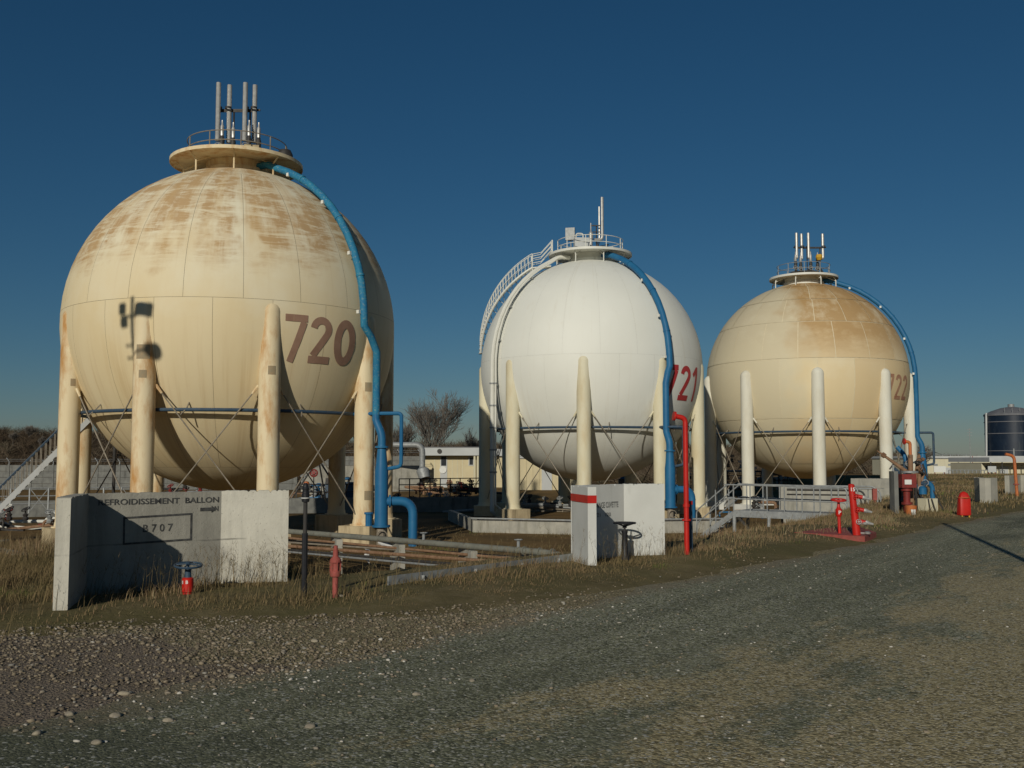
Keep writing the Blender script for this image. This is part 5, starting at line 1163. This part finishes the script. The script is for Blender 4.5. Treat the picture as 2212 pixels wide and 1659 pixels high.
def bare_tree(base, height, spread, seed, label, trunk_r=.22, fork=.28):
    rg = random.Random(seed); o = thing('bare_tree', base, label, 'tree', 'leafless trees behind the tanks')
    tr, cr = MB(), MB(); tips = []
    def grow(p, d, L, rad, lev):
        seg = 3 if lev < 3 else 2; pts = [p]; q = p.copy(); dd = d.copy()
        for i in range(seg):
            dd = (dd + Vector((rg.gauss(0, .10), rg.gauss(0, .10), .05 + rg.gauss(0, .04)))).normalized(); q = q + dd * L / seg; pts.append(q)
        rs = [rad * (1 - .45 * i / seg) for i in range(seg + 1)]
        (tr if lev == 0 else cr).tube(pts, rs, 7 if lev == 0 else (5 if lev < 3 else 3), caps=False)
        if lev >= 5: return
        nb = (8, 5, 5, 4, 3)[lev]
        for k in range(nb):
            t = 1.0 if k == 0 else rg.uniform(.35, 1.0); j = min(int(t * seg), seg - 1); s = pts[j].lerp(pts[j + 1], t * seg - j)
            ax = Vector((rg.gauss(0, 1), rg.gauss(0, 1), rg.gauss(0, .3))).normalized(); ang = rg.uniform(.25, .65) * spread
            nd = (Matrix.Rotation(ang, 3, dd.cross(ax).normalized()) @ dd + Vector((0, 0, .12))).normalized()
            grow(s, nd, L * rg.uniform(.60, .80), max(rad * .55 * rg.uniform(.8, 1.05), .022), lev + 1)
    grow(Vector(base), Vector((.03, 0, 1)), height * fork, trunk_r, 0)
    tr.build('trunk', 'bark', o); cr.build('crown', 'bark', o, smooth=False)
    return o
b0 = at(921, 1000, 150); bare_tree((b0.x, 150, -1.8), 18.5, 1.08, 31, 'largest bare tree with rounded crown between 720 and 721', .30)
b0 = at(872, 1000, 158); bare_tree((b0.x, 158, -1.8), 12.5, .8, 17, 'slender bare tree half hidden at the right edge of 720', .2)
b0 = at(1016, 1000, 165); bare_tree((b0.x, 165, -1.8), 10.0, .9, 9, 'small bare tree just left of the first leg of 721', .18)
b0 = at(1985, 1000, 190); bare_tree((b0.x, 190, -1.8), 9.0, 1.0, 41, 'small bare tree behind the orange gooseneck beside 722', .14)
for k, (pxk, Yk, hk) in enumerate(((30, 290, 5.5), (62, 300, 6.5), (88, 285, 5))):
    b0 = at(pxk, 930, Yk); bare_tree((b0.x, Yk, float(hill_h(np.array(b0.x), np.array(float(Yk)))) - .3), hk * 1.0, 1.1, 50 + k, ('leftmost', 'middle', 'rightmost')[k] + ' of three bare trees on the far left hilltop', .16)

# ------------------------------------------------------------------ dry grass
M['grass'] = tint_material('dry_grass', ((0, (.095, .077, .036)), (.3, (.165, .125, .060)), (.55, (.215, .158, .082)), (.72, (.24, .15, .09)), (.88, (.30, .245, .145)), (1, (.11, .13, .036))), .9, .1)
def blades(n_try, box, dens, hfun, wd, seed, name, label, tshift=0.0):
    r = np.random.default_rng(seed); x = r.uniform(box[0], box[1], n_try); y = r.uniform(box[2], box[3], n_try)
    k = dens(x, y) > r.uniform(0, 1, n_try); x, y = x[k], y[k]; n = len(x); z = ground_z(x, y)
    h = hfun(x, y, r) ; a = r.uniform(0, 2 * np.pi, n); lean = np.abs(r.normal(size=n)) * .35 + .08
    wind = np.array([.5, .15])
    dx, dy = np.cos(a) * lean + wind[0] * .25, np.sin(a) * lean + wind[1] * .25
    sa = r.uniform(0, 2 * np.pi, n); sx, sy = np.cos(sa) * wd * r.uniform(.6, 1.3, n), np.sin(sa) * wd * r.uniform(.6, 1.3, n)
    B = np.stack([x, y, z - .02], 1); Mid = B + np.stack([dx * h * .4, dy * h * .4, h * .62], 1); T = B + np.stack([dx * h * 1.1, dy * h * 1.1, h * .98], 1)
    S = np.stack([sx, sy, np.zeros(n)], 1)
    V = np.stack([B - S, B + S, Mid + S * .7, Mid - S * .7, T], 1).reshape(-1, 3)
    i = np.arange(n)[:, None] * 5
    F = np.concatenate([i + np.array([[0, 1, 2]]), i + np.array([[0, 2, 3]]), i + np.array([[3, 2, 4]])], 0)
    patch = .5 + .28 * wav(x, y, .8) + .12 * wav(x + 30, y, 3.0)
    tint = np.clip(patch * .75 + .08 + r.uniform(-.25, .25, n) + tshift, 0, .93)
    green = (wav(x + 5, y - 9, 1.3) > .9) & (r.uniform(0, 1, n) < .6) & (h < .22); tint[green] = 1.0
    o = np_mesh(name, V, F, 'grass', 'stuff', np.repeat(tint, 5)); o['label'] = label; o['category'] = 'grass'; return o
def inside_block(x, y):
    m = np.zeros(x.shape, bool)
    return m
def base_dens(x, y):
    s, t = st(x, y); gq = t - grass_edge(s); sd = basin_sd(x, y)
    d = smooth(-.35, .35, gq) * (1 - smooth(.0, .5, sd) * np.where((x > -2.6) & (x < 1.4), 1, 0)) * (1 - smooth(1.0, 2.6, sd))
    return d * np.clip(.58 + .42 * wav(x, y, 1.1) + .30 * wav(x - 3, y + 7, 5.5), .06, 1)
def h_near(x, y, r):
    s, t = st(x, y); gq = np.clip(t - grass_edge(s), 0, 3)
    hh = (.04 + .125 * smooth(.2, 1.6, gq)) * (1 - .6 * smooth(-.9, -.2, basin_sd(x, y)) * ((x > -2.7) & (x < 1.6)))
    hh = hh * (1 + .7 * smooth(-5.6, -6.6, x))
    return hh * .58 * r.uniform(.25, 1.5, len(x)) * np.clip(1 + .35 * wav(x, y, 1.4) + .35 * wav(x + 2, y, 5.0), .3, 2.2) + (r.uniform(0, 1, len(x)) < .025) * r.uniform(.05, .25, len(x)) * smooth(.4, 1.2, gq)
blades(330000, (-14, 3.5, 9.3, 21), base_dens, h_near, .0035, 21, 'dry_grass', 'dry brown grass round the grey and white shelter walls')
blades(150000, (3.2, 14, 15, 36), base_dens, lambda x, y, r: h_near(x, y, r) * 1.05, .006, 22, 'dry_grass_strip', 'strip of dry reddish grass between road and walkway', .12)
def far_dens(x, y):
    s, t = st(x, y); return smooth(0, 1, t - grass_edge(s)) * (1 - smooth(.5, 3, basin_sd(x, y))) * np.clip(.45 + .5 * wav(x, y, .35), .05, 1)
blades(170000, (11, 62, 30, 118), far_dens, lambda x, y, r: r.uniform(.05, .22, len(x)), .016, 23, 'weeds', 'patchy brown weeds on the ground right of 722')
def floor_dens(x, y): return smooth(3, 6, basin_sd(x, y)) * np.clip(.15 + .5 * wav(x, y, .5), 0, 1)
blades(120000, (-22, 14, 22, 66), floor_dens, lambda x, y, r: r.uniform(.05, .22, len(x)), .010, 24, 'basin_weeds', 'thin brown weeds on the basin floor', -.05)
# tall dry stalks along the walls
r = np.random.default_rng(31); PS = []
for (ax, ay, bx, by, n, off) in ((-5.1, 11.9, -3.8, 12.9, 60, .28), (-3.8, 12.95, -2.9, 13.1, 90, .28), (-2.7, 12.6, -1.6, 12.4, 60, .5), (1.25, 14.8, 1.75, 16.6, 30, .25), (1.85, 16.6, 2.6, 16.7, 30, .2), (-6.5, 11.2, -4.9, 10.6, 60, .6), (-1.5, 12.7, .8, 15.6, 60, .4), (2.9, 17.6, 5.0, 20.5, 70, .5)):
    t = r.uniform(0, 1, n); PS.append(np.stack([ax + (bx - ax) * t + r.normal(size=n) * off * .5, ay + (by - ay) * t - np.abs(r.normal(size=n)) * off], 1))
PS = np.concatenate(PS); n = len(PS); z = ground_z(PS[:, 0], PS[:, 1]); V, F, T = [], [], []
hs2 = r.uniform(.3, .62, n); cnt = 0
for i in range(n):
    b = np.array([PS[i, 0], PS[i, 1], z[i] - .03]); ln = r.normal(size=2) * .16 + np.array([.1, 0]); tip = b + np.array([ln[0] * hs2[i], ln[1] * hs2[i], hs2[i]])
    segs = [(b, tip, .0028)]
    for k in range(r.integers(3, 9)): q = b + (tip - b) * r.uniform(.5, 1); segs.append((q, q + np.array([r.normal() * .05, r.normal() * .05, r.uniform(.0, .09)]), .0024))
    tv = r.uniform(.05, .6)
    for (p, q, w2) in segs:
        sd_ = np.array([w2, 0, 0]) if r.uniform() < .5 else np.array([w2 * .7, w2 * .7, 0]); V += [p - sd_, p + sd_, q + sd_ * .5]; F.append((cnt, cnt + 1, cnt + 2)); cnt += 3; T += [tv] * 3
o = np_mesh('dry_stalks', np.array(V), np.array(F), 'grass', 'stuff', np.array(T)); o['label'] = 'tall dry branching weed stalks along the shelter walls'; o['category'] = 'weeds'

# ------------------------------------------------------------------ pebbles and loose stones
M['pebble'] = tint_material('river_pebbles', ((0, (.10, .078, .055)), (.3, (.19, .155, .105)), (.55, (.27, .22, .155)), (.75, (.21, .20, .175)), (.9, (.37, .34, .285)), (1, (.54, .51, .45))), .8, .25)
M['stone'] = worn('pale_river_stone', (.36, .31, .22), (.24, .21, .165), 12, .85, dirt=(.18, .15, .11), dsc=25, bump=.3, bsc=60)
PH = (1 + 5 ** .5) / 2
ICO = np.array([(-1, PH, 0), (1, PH, 0), (-1, -PH, 0), (1, -PH, 0), (0, -1, PH), (0, 1, PH), (0, -1, -PH), (0, 1, -PH), (PH, 0, -1), (PH, 0, 1), (-PH, 0, -1), (-PH, 0, 1)]) / math.hypot(1, PH)
ICF = np.array([(0, 11, 5), (0, 5, 1), (0, 1, 7), (0, 7, 10), (0, 10, 11), (1, 5, 9), (5, 11, 4), (11, 10, 2), (10, 7, 6), (7, 1, 8), (3, 9, 4), (3, 4, 2), (3, 2, 6), (3, 6, 8), (3, 8, 9), (4, 9, 5), (2, 4, 11), (6, 2, 10), (8, 6, 7), (9, 8, 1)])
def pebbles(x, y, size, seed, name, label, tint):
    r = np.random.default_rng(seed); n = len(x); a = r.uniform(0, 6.28, n); sx = size * r.uniform(.8, 1.5, n); sy = size * r.uniform(.6, 1.0, n); sz = size * r.uniform(.4, .75, n)
    P = ICO[None] * (1 + r.normal(size=(n, 12, 1)) * .13)
    X = P[:, :, 0] * sx[:, None]; Yy = P[:, :, 1] * sy[:, None]; c, s = np.cos(a)[:, None], np.sin(a)[:, None]
    V = np.stack([x[:, None] + X * c - Yy * s, y[:, None] + X * s + Yy * c, ground_z(x, y)[:, None] + .008 + sz[:, None] * (.22 + P[:, :, 2])], -1).reshape(-1, 3)
    F = (np.arange(n)[:, None, None] * 12 + ICF[None]).reshape(-1, 3)
    o = np_mesh(name, V, F, 'pebble', 'stuff', np.repeat(tint, 12)); o['label'] = label; o['category'] = 'gravel'; o.data.shade_smooth(); return o
r = np.random.default_rng(77)
def place(n, s0, s1, t0, t1, fn):
    s = r.uniform(s0, s1, n); t = r.uniform(t0, t1, n); k = fn(s, t) > r.uniform(0, 1, n); s, t = s[k], t[k]
    return U0.x + .6 * s - .8 * t, U0.y + .8 * s + .6 * t
x, y = place(75000, -9, 9, -.3, 4.5, lambda s, t: (t < grass_edge(s) + .35) * (t > road_edge(s) - .25) * np.clip(1 - (s - .5) / 4, .06, 1) * np.clip(.75 - .0 * t + .45 * wav(s, t, 1.3), .1, 1) * np.where(s < -3.2, .5, 1))
pebbles(x, y, .0045 + .019 * r.uniform(0, 1, len(x)) ** 4, 1, 'shoulder_gravel', 'loose tan pebbles on the road shoulder', np.clip(r.normal(.36, .2, len(x)), 0, .92))
x, y = place(38000, -9, 13, -5.5, .1, lambda s, t: np.exp((t - road_edge(s)) / 1.1) * .9 * np.clip(1 - (s - 2) / 6, .15, 1) * np.clip(.6 + .6 * wav(s, t, .9), .05, 1) + .05)
pebbles(x, y, .0035 + .016 * r.uniform(0, 1, len(x)) ** 4.5, 2, 'road_gravel', 'loose pale pebbles strewn over the asphalt', np.clip(r.normal(.66, .25, len(x)), 0, 1))
x, y = place(60000, -9, 26, -11, .0, lambda s, t: np.clip(.3 + .5 * wav(s, t, .6), .05, 1) * np.where(t < -3.5, 1, .35))
pebbles(x, y, .003 + .007 * r.uniform(0, 1, len(x)) ** 4, 3, 'road_chippings', 'fine pale chippings across the worn road', np.clip(r.normal(.62, .28, len(x)), 0, 1))
x, y = place(1500, -7, 3.5, -1.3, .9, lambda s, t: np.exp(-((t - road_edge(s) + .15) / .55) ** 2) * np.clip(.6 + .5 * wav(s, t, 1.1), .1, 1))
pebbles(x, y, .008 + .017 * r.uniform(0, 1, len(x)) ** 2.0, 4, 'edge_gravel', 'coarser pebbles gathered along the asphalt edge', np.clip(r.normal(.55, .25, len(x)), 0, 1))
# the larger single stones
spots = [(680, 1385, .055), (545, 1388, .05), (500, 1462, .065), (738, 1387, .06), (270, 1499, .06), (150, 1543, .055), (250, 1547, .06), (365, 1557, .05),
         (670, 1570, .055), (210, 1605, .06), (735, 1302, .05), (1020, 1470, .045), (900, 1500, .045), (80, 1585, .055)]
spots.sort(); ORD = 'leftmost second third fourth fifth sixth seventh eighth ninth tenth eleventh twelfth thirteenth rightmost'.split()
rs = random.Random(3)
for i, (pxs, pys, sz) in enumerate(spots):
    q = gp(pxs, pys, .01); zq = gz(q.x, q.y)
    import bmesh
    bm = bmesh.new(); bmesh.ops.create_icosphere(bm, subdivisions=2, radius=1.0)
    ph = [rs.uniform(0, 6.28) for _ in range(6)]
    for v in bm.verts:
        k = 1 + .10 * math.sin(v.co.x * 2.3 + ph[0]) + .08 * math.sin(v.co.y * 3.1 + ph[1]) + .06 * math.sin(v.co.z * 4 + v.co.x * 2 + ph[2])
        v.co *= k; v.co.x *= sz * .75; v.co.y *= sz * .5; v.co.z *= sz * .33
    me = bpy.data.meshes.new('stone'); bm.to_mesh(me); bm.free(); me.materials.append(M['stone']); me.shade_smooth()
    o = bpy.data.objects.new('stone', me); col.objects.link(o); o.location = (q.x, q.y, zq + sz * .2); o.rotation_euler = (rs.uniform(-.2, .2), rs.uniform(-.2, .2), rs.uniform(0, 6.28))
    tag(o, ORD[i] + (' of' if i in (0, 13) else ' from the left of') + ' the fourteen larger pale stones in the foreground gravel', 'stone', 'larger stones on the gravel shoulder')
